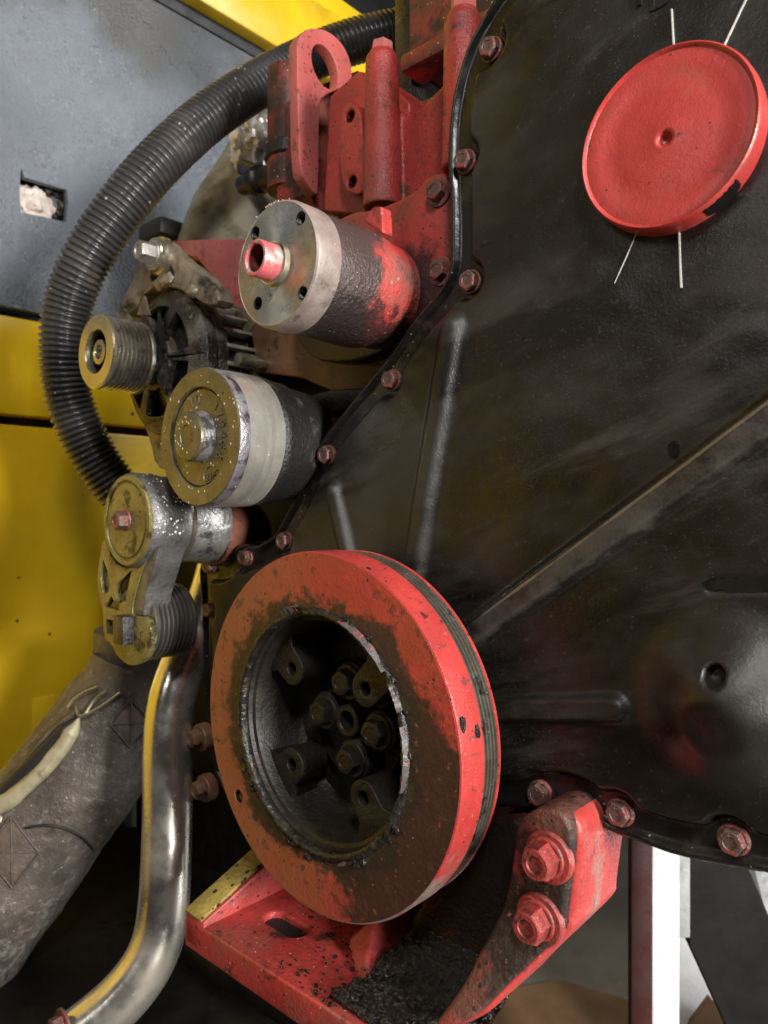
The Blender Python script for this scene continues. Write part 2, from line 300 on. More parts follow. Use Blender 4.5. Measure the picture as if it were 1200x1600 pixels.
M['tens_face'] = mat('greasy_yellow_lit_cap', (0.22, 0.19, 0.075), 0.38, 0.4, var=0.2, vscale=40, layers=[  # yellow wall reflection put into the base colour of the front faces
    dict(color=(0.03, 0.026, 0.012), scale=50, lo=0.54, hi=0.64, amt=0.9, rough=0.5)], specks=[dict(scale=300, share=0.2, size=0.35, color=(0.02, 0.018, 0.01))], bump=[(350, 0.8), (120, 0.6)])
M['black_metal'] = mat('black_oily_metal', (0.012, 0.011, 0.010), 0.32, 0.0, layers=[dict(color=(0.035, 0.03, 0.024), scale=30, lo=0.5, hi=0.7)], bump=[(250, 1.0)])
M['block'] = mat('oily_block', (0.05, 0.012, 0.010), 0.7, spec=0.15, layers=[
    dict(color=(0.008, 0.007, 0.006), scale=13, lo=0.36, hi=0.50, amt=1.0, rough=0.65)], bump=[(200, 0.8)])
M['hose'] = mat('corrugated_black_hose', (0.040, 0.040, 0.041), 0.27, var=0.2, layers=[
    dict(color=(0.13, 0.105, 0.085), scale=16, lo=0.54, hi=0.76, amt=0.7, rough=0.6)],
    specks=[dict(scale=220, share=0.06, size=0.35, color=(0.42, 0.40, 0.36))], bump=[(250, 0.15)])
M['chrome'] = mat('stained_stainless', (0.68, 0.65, 0.58), 0.24, 0.9, var=0.08, layers=[
    dict(color=(0.33, 0.27, 0.18), scale=16, lo=0.46, hi=0.70, amt=0.6, rough=0.40, metal=0.6),
    dict(color=(0.07, 0.055, 0.03), scale=60, lo=0.66, hi=0.74, amt=0.8, rough=0.55, metal=0.2)], bump=[(25, 0.5)])
M['blanket'] = mat('heat_blanket_cloth', (0.100, 0.082, 0.068), 0.46, 0.1, var=0.35, vscale=22, layers=[
    dict(color=(0.30, 0.285, 0.26), scale=120, lo=0.52, hi=0.74, amt=0.65, rough=0.36, slope=(2, -0.04, -0.20, 0.16), rgh=0.72),  # silver toward the bottom: light from lower right put into the colour
    dict(color=(0.036, 0.027, 0.020), scale=12, lo=0.50, hi=0.68, amt=0.8),
    dict(color=(0.16, 0.11, 0.06), scale=60, lo=0.60, hi=0.70, amt=0.5)],
    specks=[dict(scale=300, share=0.10, size=0.28, color=(0.32, 0.31, 0.29))], bump=[(420, 0.9), (110, 0.9), (35, 1.0)])
M['lip'] = mat('pale_seam_lip', (0.36, 0.32, 0.20), 0.45, 0.1, var=0.2, vscale=30, layers=[dict(color=(0.13, 0.10, 0.05), scale=40, lo=0.58, hi=0.70, amt=0.7)], bump=[(200, 0.6)])
M['quilt'] = mat('brown_quilt_patch', (0.125, 0.090, 0.072), 0.5, var=0.35, vscale=30, layers=[dict(color=(0.07, 0.05, 0.04), scale=22, lo=0.5, hi=0.7, amt=0.8)], bump=[(300, 0.9), (70, 1.6)])
M['blanket_pale'] = mat('pale_heat_blanket', (0.34, 0.31, 0.24), 0.55, 0.1, var=0.25, vscale=14, layers=[
    dict(color=(0.10, 0.075, 0.02), scale=15, lo=0.52, hi=0.72, amt=0.75)], bump=[(300, 0.5), (40, 2.0)])
M['foil'] = mat('crumpled_foil', (0.78, 0.75, 0.70), 0.36, 0.55, layers=[
    dict(color=(0.22, 0.17, 0.07), scale=20, lo=0.56, hi=0.70, metal=0.3, rough=0.5)], bump=[(90, 1.2)])
M['grey_panel'] = mat('grey_textured_panel', (0.21, 0.228, 0.255), 0.30, 0.35, var=0.15, vscale=5, layers=[
    dict(color=(0.10, 0.09, 0.08), scale=4, lo=0.60, hi=0.85, amt=0.7, slope=(2, 0.05, 0.28, 0.28))], bump=[(230, 5.0), (90, 1.4)])
M['yellow'] = mat('yellow_body_paint', (0.80, 0.50, 0.012), 0.34, var=0.14, vscale=4, layers=[
    dict(color=(0.22, 0.115, 0.006), scale=3.5, lo=0.50, hi=0.80, amt=0.75, rough=0.5),
    dict(color=(0.05, 0.03, 0.008), scale=60, lo=0.70, hi=0.76, amt=0.8)],
    specks=[dict(scale=60, share=0.06, size=0.2, color=(0.10, 0.06, 0.01))], bump=[(60, 0.4), (8, 2.0)])
M['gap_black'] = mat('plain_black', (0.008, 0.008, 0.008), 0.6)  # plain black, also used for the dark inside gaps and slits
M['pan'] = mat('oily_belly_pan', (0.006, 0.0055, 0.005), 0.55, var=0.3, spec=0.25, layers=[
    dict(color=(0.022, 0.019, 0.011), scale=10, lo=0.56, hi=0.76, amt=0.8, rough=0.45)], bump=[(40, 1.0), (200, 0.3)])
M['ground'] = mat('dirty_concrete', (0.16, 0.145, 0.115), 0.75, var=0.3, vscale=3, layers=[
    dict(color=(0.055, 0.045, 0.03), scale=3, lo=0.5, hi=0.68, amt=0.8),
    dict(color=(0.33, 0.31, 0.26), scale=40, lo=0.62, hi=0.74, amt=0.6)], bump=[(60, 1.0)])
M['card'] = mat('brown_cardboard', (0.17, 0.095, 0.045), 0.75, var=0.25, vscale=8, bump=[(120, 0.5)])
M['white_paint'] = mat('white_painted_steel', (0.80, 0.80, 0.79), 0.45, var=0.08, vscale=20, layers=[
    dict(color=(0.35, 0.35, 0.34), scale=18, lo=0.56, hi=0.78, amt=0.5),
    dict(color=(0.04, 0.035, 0.03), scale=60, lo=0.72, hi=0.76, amt=0.9)], bump=[(120, 0.6)])
M['grey_paint'] = mat('grey_galvanised', (0.36, 0.37, 0.37), 0.45, 0.3, layers=[dict(color=(0.15, 0.15, 0.15), scale=40, lo=0.5, hi=0.7, amt=0.7)], bump=[(90, 1.2)])
M['black_sheet'] = mat('black_sheet', (0.008, 0.0075, 0.007), 0.6, spec=0.2, bump=[(100, 0.5)])
M['dark_red'] = mat('dark_red_paint', (0.045, 0.0065, 0.0055), 0.5, layers=[dict(color=DARK, scale=12, lo=0.5, hi=0.7, amt=0.8)], bump=[(150, 0.3)])
M['foam'] = mat('pinkish_foam', (0.62, 0.52, 0.45), 0.7, var=0.3, vscale=60, layers=[dict(color=(0.2, 0.16, 0.12), scale=60, lo=0.56, hi=0.7)], bump=[(120, 3.0)])
M['sludge'] = mat('wet_oil_sludge', (0.012, 0.010, 0.008), 0.12, var=0.4, vscale=200, layers=[
    dict(color=(0.07, 0.045, 0.03), scale=60, lo=0.58, hi=0.72, amt=0.6, rough=0.35)], bump=[(420, 3.0), (170, 2.5)])
M['yellow_edge'] = mat('greasy_yellow_edge', (0.30, 0.225, 0.055), 0.42, var=0.3, vscale=60,
    specks=[dict(scale=210, share=0.55, size=0.45, color=(0.02, 0.016, 0.008), bump=-0.5)], bump=[(260, 1.5)])

# ------------------------------------------------------------------ mesh tools
def origin(o):
    p = Vector((0, 0, 0))
    while o is not None: p += o.location; o = o.parent
    return p
def tag(o, label=None, cat=None, group=None, kind=None):
    if label: o['label'] = label
    if cat: o['category'] = cat
    if group: o['group'] = group
    if kind: o['kind'] = kind
    return o
def thing(name, loc, label, cat, group=None):
    o = bpy.data.objects.new(name, None); COL.objects.link(o); o.location = loc; o.empty_display_size = 0.02
    return tag(o, label, cat, group)
def finish(me, m, sharp=38):
    bm = bmesh.new(); bm.from_mesh(me)
    bmesh.ops.remove_doubles(bm, verts=bm.verts, dist=1e-6)
    bmesh.ops.recalc_face_normals(bm, faces=bm.faces)
    for f in bm.faces: f.smooth = True
    bm.to_mesh(me); bm.free()
    me.set_sharp_from_angle(angle=math.radians(sharp))
    me.materials.clear(); me.materials.append(m)
def place(name, me, parent=None, loc=None):
    o = bpy.data.objects.new(name, me); COL.objects.link(o)
    if parent is not None: o.parent = parent
    if loc is not None: o.location = Vector(loc) - (origin(parent) if parent is not None else Vector())
    return o
def mk(name, V, F, m, parent=None, sharp=38, local=False, clean=True):
    """one mesh object; V in world space (or already local to the parent)"""
    off = Vector((0, 0, 0)) if (parent is None or local) else origin(parent)
    me = bpy.data.meshes.new(name)
    me.from_pydata([tuple(Vector(v)-off) for v in V], [], F)
    if clean: finish(me, M[m], sharp)
    else:
        me.materials.append(M[m]); me.update()
        for p in me.polygons: p.use_smooth = True
    return place(name, me, parent)
def lathe(prof, seg=64, c=(0, 0, 0), fn=None):
    """turn (r, y) about the y axis through c"""
    V = []; F = []; rows = []
    for (r, y) in prof:
        if r < 1e-7: V.append((c[0], c[1]+y, c[2])); rows.append([len(V)-1]*seg)
        else:
            row = []
            for i in range(seg):
                a = 2*PI*i/seg; rr = r; yy = y
                if fn: rr, yy = fn(r, y, a)
                V.append((c[0]+rr*math.cos(a), c[1]+yy, c[2]+rr*math.sin(a))); row.append(len(V)-1)
            rows.append(row)
    for k in range(len(rows)-1):
        A, B = rows[k], rows[k+1]
        for i in range(seg):
            j = (i+1) % seg
            q = [A[i], A[j], B[j], B[i]]
            q = [x for n, x in enumerate(q) if x not in q[:n]]
            if len(q) > 2: F.append(q)
    return V, F
def lathe_obj(name, prof, m, parent, c, seg=64, sharp=30, fn=None):
    V, F = lathe(prof, seg, c, fn); return mk(name, V, F, m, parent, sharp)
def box(x0, x1, y0, y1, z0, z1):
    V = [(x, y, z) for x in (x0, x1) for y in (y0, y1) for z in (z0, z1)]
    return V, [(0, 1, 3, 2), (4, 6, 7, 5), (0, 4, 5, 1), (2, 3, 7, 6), (0, 2, 6, 4), (1, 5, 7, 3)]
def bevelled(V, F, w=0.003, seg=2):
    bm = bmesh.new(); vs_ = [bm.verts.new(v) for v in V]
    for f in F: bm.faces.new([vs_[i] for i in f])
    bmesh.ops.recalc_face_normals(bm, faces=bm.faces)
    bmesh.ops.bevel(bm, geom=list(bm.edges), offset=w, segments=seg, affect='EDGES', profile=0.5)
    bm.verts.index_update()
    R = [v.co.copy() for v in bm.verts], [[v.index for v in f.verts] for f in bm.faces]
    bm.free(); return R
def prism(pts, vec):
    n = len(pts); V = [Vector(p) for p in pts] + [Vector(p)+Vector(vec) for p in pts]
    return V, [list(range(n)), list(range(2*n-1, n-1, -1))] + [[i, (i+1) % n, n+(i+1) % n, n+i] for i in range(n)]
def join(*parts):
    V = []; F = []
    for v, f in parts:
        o = len(V); V += list(v); F += [[i+o for i in q] for q in f]
    return V, F
def eval_mesh(ob):
    dg = bpy.context.evaluated_depsgraph_get(); dg.update()
    e = ob.evaluated_get(dg); me = bpy.data.meshes.new_from_object(e)
    return me
def vf(me): return [v.co.copy() for v in me.vertices], [list(p.vertices) for p in me.polygons]
def plate(outline, holes, depth, bev=0.0008, to=None, res=2):
    """flat plate with holes and rounded edges; 2-D outline; to(x, y, z) maps to world"""
    cu = bpy.data.curves.new('tmp', 'CURVE'); cu.dimensions = '2D'; cu.fill_mode = 'BOTH'
    for pts in [outline]+list(holes):
        sp = cu.splines.new('POLY'); sp.points.add(len(pts)-1)
        for p, q in zip(sp.points, pts): p.co = (q[0], q[1], 0, 1)
        sp.use_cyclic_u = True
    cu.extrude = max(depth/2-bev, 1e-5); cu.bevel_depth = bev; cu.bevel_resolution = res; cu.offset = -bev
    ob = bpy.data.objects.new('tmp', cu); COL.objects.link(ob)
    me = eval_mesh(ob); V, F = vf(me)
    bpy.data.objects.remove(ob); bpy.data.meshes.remove(me); bpy.data.curves.remove(cu)
    if to: V = [to(v.x, v.y, v.z) for v in V]
    return V, F
def circle(cx, cy, r, n=32, ry=None, rot=0):
    out = []
    for i in range(n):
        a = 2*PI*i/n; x, y = r*math.cos(a), (ry or r)*math.sin(a)
        out.append((cx+x*math.cos(rot)-y*math.sin(rot), cy+x*math.sin(rot)+y*math.cos(rot)))
    return out
def chaikin(pts, it=2, closed=True):
    for _ in range(it):
        out = []; n = len(pts)
        for i in range(n if closed else n-1):
            a, b = pts[i], pts[(i+1) % n]
            out.append(tuple(a[k]*0.75+b[k]*0.25 for k in range(len(a)))); out.append(tuple(a[k]*0.25+b[k]*0.75 for k in range(len(a))))
        if not closed: out = [pts[0]]+out+[pts[-1]]
        pts = out
    return pts
def mods(V, F, setup):
    me = bpy.data.meshes.new('tmp'); me.from_pydata([tuple(v) for v in V], [], F)
    bm = bmesh.new(); bm.from_mesh(me); bmesh.ops.recalc_face_normals(bm, faces=bm.faces); bm.to_mesh(me); bm.free()
    ob = bpy.data.objects.new('tmp', me); COL.objects.link(ob)
    setup(ob); r = eval_mesh(ob); R = vf(r)
    bpy.data.objects.remove(ob); bpy.data.meshes.remove(me); bpy.data.meshes.remove(r)
    return R
def cast(parts, voxel=0.0018, smooth=6):
    """melt overlapping closed solids into one casting with fillets"""
    V, F = join(*parts)
    def st(ob):
        a = ob.modifiers.new('r', 'REMESH'); a.mode = 'VOXEL'; a.voxel_size = voxel
        b = ob.modifiers.new('s', 'SMOOTH'); b.factor = 0.5; b.iterations = smooth
    return mods(V, F, st)
def cut(vf0, cutters):
    tmp = []
    def st(ob):
        for (V, F) in cutters:
            me = bpy.data.meshes.new('c'); me.from_pydata([tuple(v) for v in V], [], F)
            bm = bmesh.new(); bm.from_mesh(me); bmesh.ops.recalc_face_normals(bm, faces=bm.faces); bm.to_mesh(me); bm.free()
            c = bpy.data.objects.new('c', me); COL.objects.link(c); tmp.append((c, me))
            b = ob.modifiers.new('b', 'BOOLEAN'); b.operation = 'DIFFERENCE'; b.solver = 'EXACT'; b.object = c
    R = mods(vf0[0], vf0[1], st)
    for c, me in tmp: bpy.data.objects.remove(c); bpy.data.meshes.remove(me)
    return R
def cyl_y(x, z, r, y0, y1, seg=32): return lathe([(0, y0), (r, y0), (r, y1), (0, y1)], seg, (x, 0, z))
def cyl(a, b, r0, r1=None, seg=32):
    a, b = Vector(a), Vector(b); d = (b-a).normalized(); q = d.to_track_quat('Z', 'Y'); r1 = r1 or r0
    V = []; n = seg
    for p, r in ((a, r0), (b, r1)):
        for i in range(n): V.append(p + q @ Vector((r*math.cos(2*PI*i/n), r*math.sin(2*PI*i/n), 0)))
    return V, [list(range(n-1, -1, -1)), list(range(n, 2*n))] + [[i, (i+1) % n, n+(i+1) % n, n+i] for i in range(n)]
def spline(pts, n):
    """Catmull-Rom through 3-D points, n samples evenly along the length"""
    P_ = [np.array(p, float) for p in pts]; P_ = [2*P_[0]-P_[1]]+P_+[2*P_[-1]-P_[-2]]
    out = []
    for i in range(1, len(P_)-2):
        for t in np.linspace(0, 1, 40, endpoint=False):
            a, b, c, d = P_[i-1:i+3]
            out.append(0.5*((2*b)+(c-a)*t+(2*a-5*b+4*c-d)*t*t+(3*b-a-3*c+d)*t**3))
    out.append(P_[-2]); out = np.array(out)
    s = np.r_[0, np.cumsum(np.linalg.norm(np.diff(out, axis=0), axis=1))]
    t = np.linspace(0, s[-1], n)
    return np.stack([np.interp(t, s, out[:, k]) for k in range(3)], 1), s[-1]
def sweep(C, R, seg=32, wob=None, caps=True):
    """tube along centres C with radii R; wob(i, angle) scales the radius"""
    n = len(C); T = np.gradient(C, axis=0); T /= np.linalg.norm(T, axis=1)[:, None]
    up = np.array([0, 0, 1.0]) if abs(T[0, 2]) < 0.9 else np.array([0, 1.0, 0])
    a = np.cross(T[0], up); a /= np.linalg.norm(a); V = []; F = []
    for i in range(n):
        a = a-T[i]*np.dot(a, T[i]); a /= np.linalg.norm(a); b = np.cross(T[i], a)
        for k in range(seg):
            w = 2*PI*k/seg; r = R[i]*(wob(i, w) if wob else 1.0)
            V.append(tuple(C[i]+r*(a*math.cos(w)+b*math.sin(w))))
    for i in range(n-1):
        for k in range(seg):
            l = (k+1) % seg; F.append([i*seg+k, i*seg+l, (i+1)*seg+l, (i+1)*seg+k])
    if caps: F += [list(range(seg)), list(range((n-1)*seg, n*seg))]
    return V, F
def text_vf(s, size, extrude, to):
    cu = bpy.data.curves.new('t', 'FONT'); cu.body = s; cu.size = size; cu.extrude = extrude; cu.align_x = 'CENTER'; cu.align_y = 'CENTER'; cu.resolution_u = 4
    ob = bpy.data.objects.new('t', cu); COL.objects.link(ob); me = eval_mesh(ob); V, F = vf(me)
    bpy.data.objects.remove(ob); bpy.data.meshes.remove(me); bpy.data.curves.remove(cu)
    return [to(v.x, v.y, v.z) for v in V], F
YF = lambda Y: (lambda x, y, z: Vector((x, Y-z, y)))          # 2-D plate facing the front (-y)
def xz(pts, Y):                                              # photo points on plane y=Y -> (x, z)
    return [(P(a, b, Y).x, P(a, b, Y).z) for a, b in pts]

# hexagon bolt meshes (head towards -y, seat at y=0), made once and shared
HEXCACHE = {}
def hex_meshes(R, h, wr, m, wm):
    key = (round(R, 4), round(h, 4), round(wr, 4), m, wm)
    if key in HEXCACHE: return HEXCACHE[key]
    rows = [(R, 0.0), (R, -h*0.80), (R*0.93, -h*0.95), (R*0.84, -h), (R*0.55, -h), (R*0.50, -h*0.93)]
    V = []; F = []
    for k, (r, y) in enumerate(rows):
        for i in range(6*3):
            s, t = divmod(i, 3); a0 = PI/3*s; a1 = a0+PI/3
            p = Vector((math.cos(a0), 0, math.sin(a0))).lerp(Vector((math.cos(a1), 0, math.sin(a1))), t/3)
            if k >= 2: p = p.lerp(p.normalized()*0.93, min(1, (k-1)*0.5))
            V.append((p.x*r, y, p.z*r))
    n = 18
    for k in range(len(rows)-1):
        for i in range(n): F.append([k*n+i, k*n+(i+1) % n, (k+1)*n+(i+1) % n, (k+1)*n+i])
    F.append([(len(rows)-1)*n+i for i in range(n)])
    me = bpy.data.meshes.new('bolt'); me.from_pydata(V, [], F); finish(me, M[m], 28)
    V, F = lathe([(R*0.6, -0.0005), (R*1.02, -0.0016), (wr*0.96, -0.0012), (wr, -0.0004), (wr, 0.001)], 32)
    w = bpy.data.meshes.new('washer'); w.from_pydata(V, [], F); finish(w, M[wm], 30)
    HEXCACHE[key] = (me, w); return me, w
def bolt(parent, p, R=0.0068, h=0.006, wr=None, m='bolt', wm=None, name='bolt'):
    b, w = hex_meshes(R, h, wr or R*1.42, m, wm or m)
    o = place(name, b, parent, p); o.rotation_euler.y = random.uniform(0, PI/3)
    ww = bpy.data.objects.new('washer', w); COL.objects.link(ww); ww.parent = o
    return o

exec_order = []
# ================================================================== SETTING
# ground
V, F = join(([(-14, -10, 0), (12, -10, 0), (12, 14, 0), (-14, 14, 0)], [(0, 1, 2, 3)]))
o = mk('ground', V, F, 'ground'); tag(o, kind='structure')

WX = -1.10                                        # side wall of the engine bay
def xplate(y0, y1, z0, z1, X, th): return box(X-th, X, y0, y1, z0, z1)
Zp = lambda px, py: PX(px, py, WX).z
zt, zb = CZ+0.848, CZ+0.292
# grey lining panel with a cut-out
hole = [PX(a, b, WX) for a, b in ((33, 262), (38, 277), (104, 297), (106, 318), (103, 347), (68, 338), (33, 332), (31, 300))]
V, F = plate([(-1.7, zb), (2.2, zb), (2.2, zt), (-1.7, zt)], [[(p.y, p.z) for p in hole]], 0.012, 0.0012, lambda x, y, z: Vector((WX-0.006+z, x, y)))
t = thing('lining_panel', (WX, 0.2, CZ+0.57), 'blue-grey hammered lining panel behind the corrugated hose, with a torn square cut-out', 'panel')
mk('panel_sheet', V, F, 'grey_panel', t, 30)
h0 = PX(68, 300, WX)
V, F = box(WX-0.06, WX-0.045, h0.y-0.12, h0.y+0.12, h0.z-0.1, h0.z+0.1); mk('backing_board', V, F, 'gap_black', t)
def lump(c, r, sy=(1, 1, 1), seed=0, n=24, amp=0.35, fr=1.0):
    V = []; F = []
    for i in range(n+1):
        for j in range(2*n):
            a = PI*i/n; b = PI*j/n; d = Vector((math.sin(a)*math.cos(b), math.sin(a)*math.sin(b), math.cos(a)))
            k = 1+amp*mnoise.fractal(d*fr*1.7+Vector((seed*7.1, seed*3.3, seed)), 0.9, 2.0, 4)
            V.append(Vector(c)+Vector((d.x*r*sy[0]*k, d.y*r*sy[1]*k, d.z*r*sy[2]*k)))
    for i in range(n):
        for j in range(2*n): k = (j+1) % (2*n); F.append([i*2*n+j, i*2*n+k, (i+1)*2*n+k, (i+1)*2*n+j])
    return V, F
q = PX(50, 322, WX-0.02); V, F = lump(q, 0.030, (0.5, 1.0, 0.9), 3, amp=0.3, fr=1.6); mk('foam_lump', V, F, 'foam', t)
q = PX(86, 318, WX-0.025); V, F = lump(q, 0.022, (0.4, 1.0, 1.1), 5, amp=0.3, fr=2); mk('clip', V, F, 'black_metal', t)
q = PX(258, 40, WX); lathe_obj('rivet', [(0, -0.004), (0.006, -0.003), (0.009, 0.0)], 'gap_black', t, (0, 0, 0), 16).location = q-origin(t)
t.children[-1].rotation_euler = (0, 0, PI/2)
# dark seal strip added for the dark gap between panel and yellow frame
V, F = box(WX-0.03, WX+0.004, -1.7, 2.2, zt, zt+0.022); o = mk('gap_strip', V, F, 'gap_black'); tag(o, 'added black seal strip along the top edge of the grey panel', 'infill')
# upper yellow frame rail
V, F = bevelled(*box(WX-0.06, WX+0.03, -1.7, 2.2, zt+0.022, zt+0.16), 0.006); 
o = mk('frame_rail', V, F, 'yellow'); tag(o, 'yellow frame rail above the grey panel, at the upper left', 'frame rail')
V, F = bevelled(*box(WX-0.3, WX-0.02, -1.7, 2.2, zt+0.165, zt+0.5), 0.006)
o = mk('upper_body_panel', V, F, 'yellow'); tag(o, 'yellow body panel above the frame rail, at the top edge', 'body panel')
a = P(470, -20, 0.62); V, F = bevelled(*box(a.x-0.09, a.x+0.05, 0.56, 0.9, a.z-0.012, a.z+0.3), 0.01)
o = mk('overhead_box', V, F, 'black_sheet'); tag(o, 'black box hanging over the yellow rail at the top edge', 'box')
# lower yellow panels with an open joint
zj = CZ+0.132
t = thing('side_body_panel', (WX, 0, CZ-0.2), 'large yellow body panel left of the tensioner, below the grey panel', 'body panel')
V, F = bevelled(*box(WX-0.03, WX, -1.7, 2.2, zj+0.007, zb-0.012), 0.004); mk('upper_strip', V, F, 'yellow', t)
V, F = bevelled(*box(WX-0.03, WX, -1.7, 1.25, CZ-0.43, zj-0.007), 0.004); mk('lower_sheet', V, F, 'yellow', t)
V, F = box(WX-0.05, WX-0.031, -1.7, 1.25, CZ-0.8, zb); mk('joint_backing', V, F, 'gap_black', t)
a = PX(68, 1115, WX); V, F = bevelled(*box(WX, WX+0.0015, a.y-0.016, a.y+0.016, a.z-0.025, a.z+0.025), 0.0006); mk('tape_patch', V, F, 'yellow', t)
# belly pan below the pipes
V, F = bevelled(*box(WX+0.01, -0.50, -0.9, 0.20, CZ-0.56, CZ-0.50), 0.01)
o = mk('backdrop', *bevelled(*box(WX+0.002, -0.55, 0.205, 0.23, CZ-0.60, CZ-0.045), 0.003), 'pan'); tag(o, 'black bulkhead plate added as dark background behind the exhaust and steel pipe', 'backdrop')  # added black plate where the background is dark
o = mk('belly_pan', V, F, 'pan'); tag(o, 'black oily belly pan under the pipes at the lower left', 'belly pan')
a = PZ(330, 1500, CZ-0.44); b = PZ(520, 1640, CZ-0.40)
V, F = cyl(PZ(300, 1470, CZ-0.46), PZ(560, 1625, CZ-0.44), 0.022, 0.02, 24); o = mk('pan_tube', V, F, 'pan'); tag(o, 'black oily tube lying under the red mount bracket front edge', 'tube')

# ================================================================== ENGINE BLOCK behind the cover
t = thing('engine_block', (-0.3, 0.3, CZ), 'dark oily engine block behind the black front cover', 'engine block')
V, F = bevelled(*box(-0.56, 0.22, 0.075, 0.62, CZ-0.205, CZ-0.05), 0.012); mk('crankcase', V, F, 'block', t)
V, F = bevelled(*box(-0.665, 0.22, 0.078, 0.50, CZ-0.055, CZ+0.165), 0.012); mk('cylinder_block', V, F, 'block', t)
V, F = bevelled(*box(-0.595, -0.30, 0.125, 0.50, CZ+0.16, CZ+0.31), 0.01); mk('upper_deck', V, F, 'dark_red', t)
# red gear housing right behind the cover is built with the cover outline below
# oil pan
a = P(925, 1450, 0.14)
V, F = cast([bevelled(*box(-0.50, a.x+0.008, 0.10, 0.165, CZ-0.335, CZ-0.20), 0.03, 4)], 0.004, 8); mk('oil_pan', V, F, 'dark_red', t)

# ================================================================== FRONT COVER (pressed sheet, built as a height field)
outl = [(758, 21), (730, 73), (711, 133), (701, 196), (700, 262), (704, 315), (705, 385), (704, 423), (688, 455), (660, 483), (609, 555),
        (590, 580), (549, 628), (501, 689), (486, 724), (465, 773), (440, 816), (432, 834), (420, 841), (402, 852), (384, 848), (372, 852), (363, 864),
        (350, 873), (336, 871), (327, 865), (318, 873), (313, 888), (315, 915), (317, 945), (318, 980), (322, 1100), (335, 1230), (420, 1300), (560, 1300),
        (700, 1275), (771, 1260), (825, 1266), (867, 1258), (890, 1260), (917, 1270), (933, 1289), (958, 1304), (992, 1314), (1033, 1331), (1075, 1343),
        (1117, 1352), (1200, 1366), (1330, 1395), (1520, 1390), (1560, 800), (1560, -100), (1200, -260), (900, -150), (800, -40)]
YFL = 0.008
OUT = np.array(chaikin(xz(outl, YFL), 2))
boltpx = [(767, 77), (727, 252), (735, 440), (612, 594), (511, 711), (445, 845), (384, 871), (328, 884), (329, 953), (843, 1240), (968, 1270), (1145, 1313)]
BP = [P(a, b, YFL-0.002) for a, b in boltpx]
def poly_sdf(X, Z, poly):
    d = np.full(X.shape, 1e9); ins = np.zeros(X.shape, bool); n = len(poly)
    for i in range(n):
        ax, az = poly[i]; bx, bz = poly[(i+1) % n]
        ex, ez = bx-ax, bz-az; wx, wz = X-ax, Z-az
        tt = np.clip((wx*ex+wz*ez)/(ex*ex+ez*ez+1e-15), 0, 1)
        d = np.minimum(d, (wx-ex*tt)**2+(wz-ez*tt)**2)
        cnd = ((az <= Z) != (bz <= Z)); xi = ax+(Z-az)/np.where(abs(ez) < 1e-12, 1e-12, ez)*ex
        ins ^= cnd & (X < xi)
    d = np.sqrt(d); return np.where(ins, -d, d)
def seg_d(X, Z, a, b):
    ex, ez = b[0]-a[0], b[1]-a[1]; tt = np.clip(((X-a[0])*ex+(Z-a[1])*ez)/(ex*ex+ez*ez), 0, 1)
    return np.hypot(X-a[0]-ex*tt, Z-a[1]-ez*tt)
def sstep(x, a, b): 
    t_ = np.clip((x-a)/(b-a), 0, 1); return t_*t_*(3-2*t_)
STEP = 0.0016
x0, x1 = OUT[:, 0].min()-STEP, 0.06; z0, z1 = OUT[:, 1].min()-STEP, min(OUT[:, 1].max(), CZ+0.42)
xs = np.arange(x0, x1, STEP); zs = np.arange(z0, z1, STEP)
GX, GZ = np.meshgrid(xs, zs, indexing='ij')
sd = poly_sdf(GX, GZ, OUT)
# smooth random field used to waver edges
def field(sc, seed):
    r = np.random.default_rng(seed); out = np.zeros(GX.shape)
    for k in range(14):
        w = r.normal(size=2)*sc; out += np.sin(GX*w[0]+GZ*w[1]+r.uniform(0, 6.28))
    return out/14**0.5
inner = -sd-0.0215                                     # > 0 on the raised face
bd = np.full(GX.shape, 1e9)
for p in BP: bd = np.minimum(bd, np.hypot(GX-p.x, GZ-p.z))
k = 0.004; a_ = inner; b_ = bd-0.0132
hh = np.clip(0.5+0.5*(b_-a_)/k, 0, 1); face_d = b_*(1-hh)+a_*hh-k*hh*(1-hh)
H = np.full(GX.shape, YFL)
bead = np.exp(-((sd+0.0042)/0.0030)**2)*0.0036
H -= bead*sstep(bd, 0.006, 0.011)
H -= YFL*sstep(face_d, -0.0012, 0.0026)
H += 0.0035*sstep(sd, -0.0016, 0.0)**2                 # rolled outer edge
mask = np.zeros(GX.shape, int); mask[face_d < 0.0005] = 1
on = sstep(face_d, 0.0, 0.006)
ribs = [((709, 514), (641, 920), 23, 0.0068), ((521, 768), (552, 900), 16, 0.0058), ((1300, 585), (690, 1025), 27, 0.0085), ((962, 1106), (770, 1108), 20, 0.0060)]
for n_, (a, b, w, hgt) in enumerate(ribs):
    pa, pb = P(a[0], a[1], 0), P(b[0], b[1], 0); mid = P((a[0]+b[0])/2, (a[1]+b[1])/2, 0)
    mm = (mid-CAM).dot(Vector((-SN, CS, 0)))/FOC*w*1.15
    d = seg_d(GX, GZ, (pa.x, pa.z), (pb.x, pb.z))
    H -= hgt*(1-sstep(d, mm*(0.30 if n_ < 2 else 0.55), mm*1.05))*on
    mask[(d < mm*1.07) & (face_d > 0.002)] = 2+n_
pc = P(1142, 1102, 0); dd = np.hypot(GX-pc.x, GZ-pc.z)
H -= 0.026*(0.5+0.5*np.cos(PI*np.clip(dd/0.056, 0, 1)))
p1 = P(1118, 1140, -0.014); d1 = np.hypot((GX-p1.x), GZ-p1.z); H += 0.0032*(1-sstep(d1, 0.005, 0.019))
p2 = P(1119, 1056, -0.016); d2 = np.hypot(GX-p2.x, GZ-p2.z); H += 0.009*(1-sstep(d2, 0.0040, 0.0056))
mask[(dd < 0.055) & (face_d > 0.002)] = 7
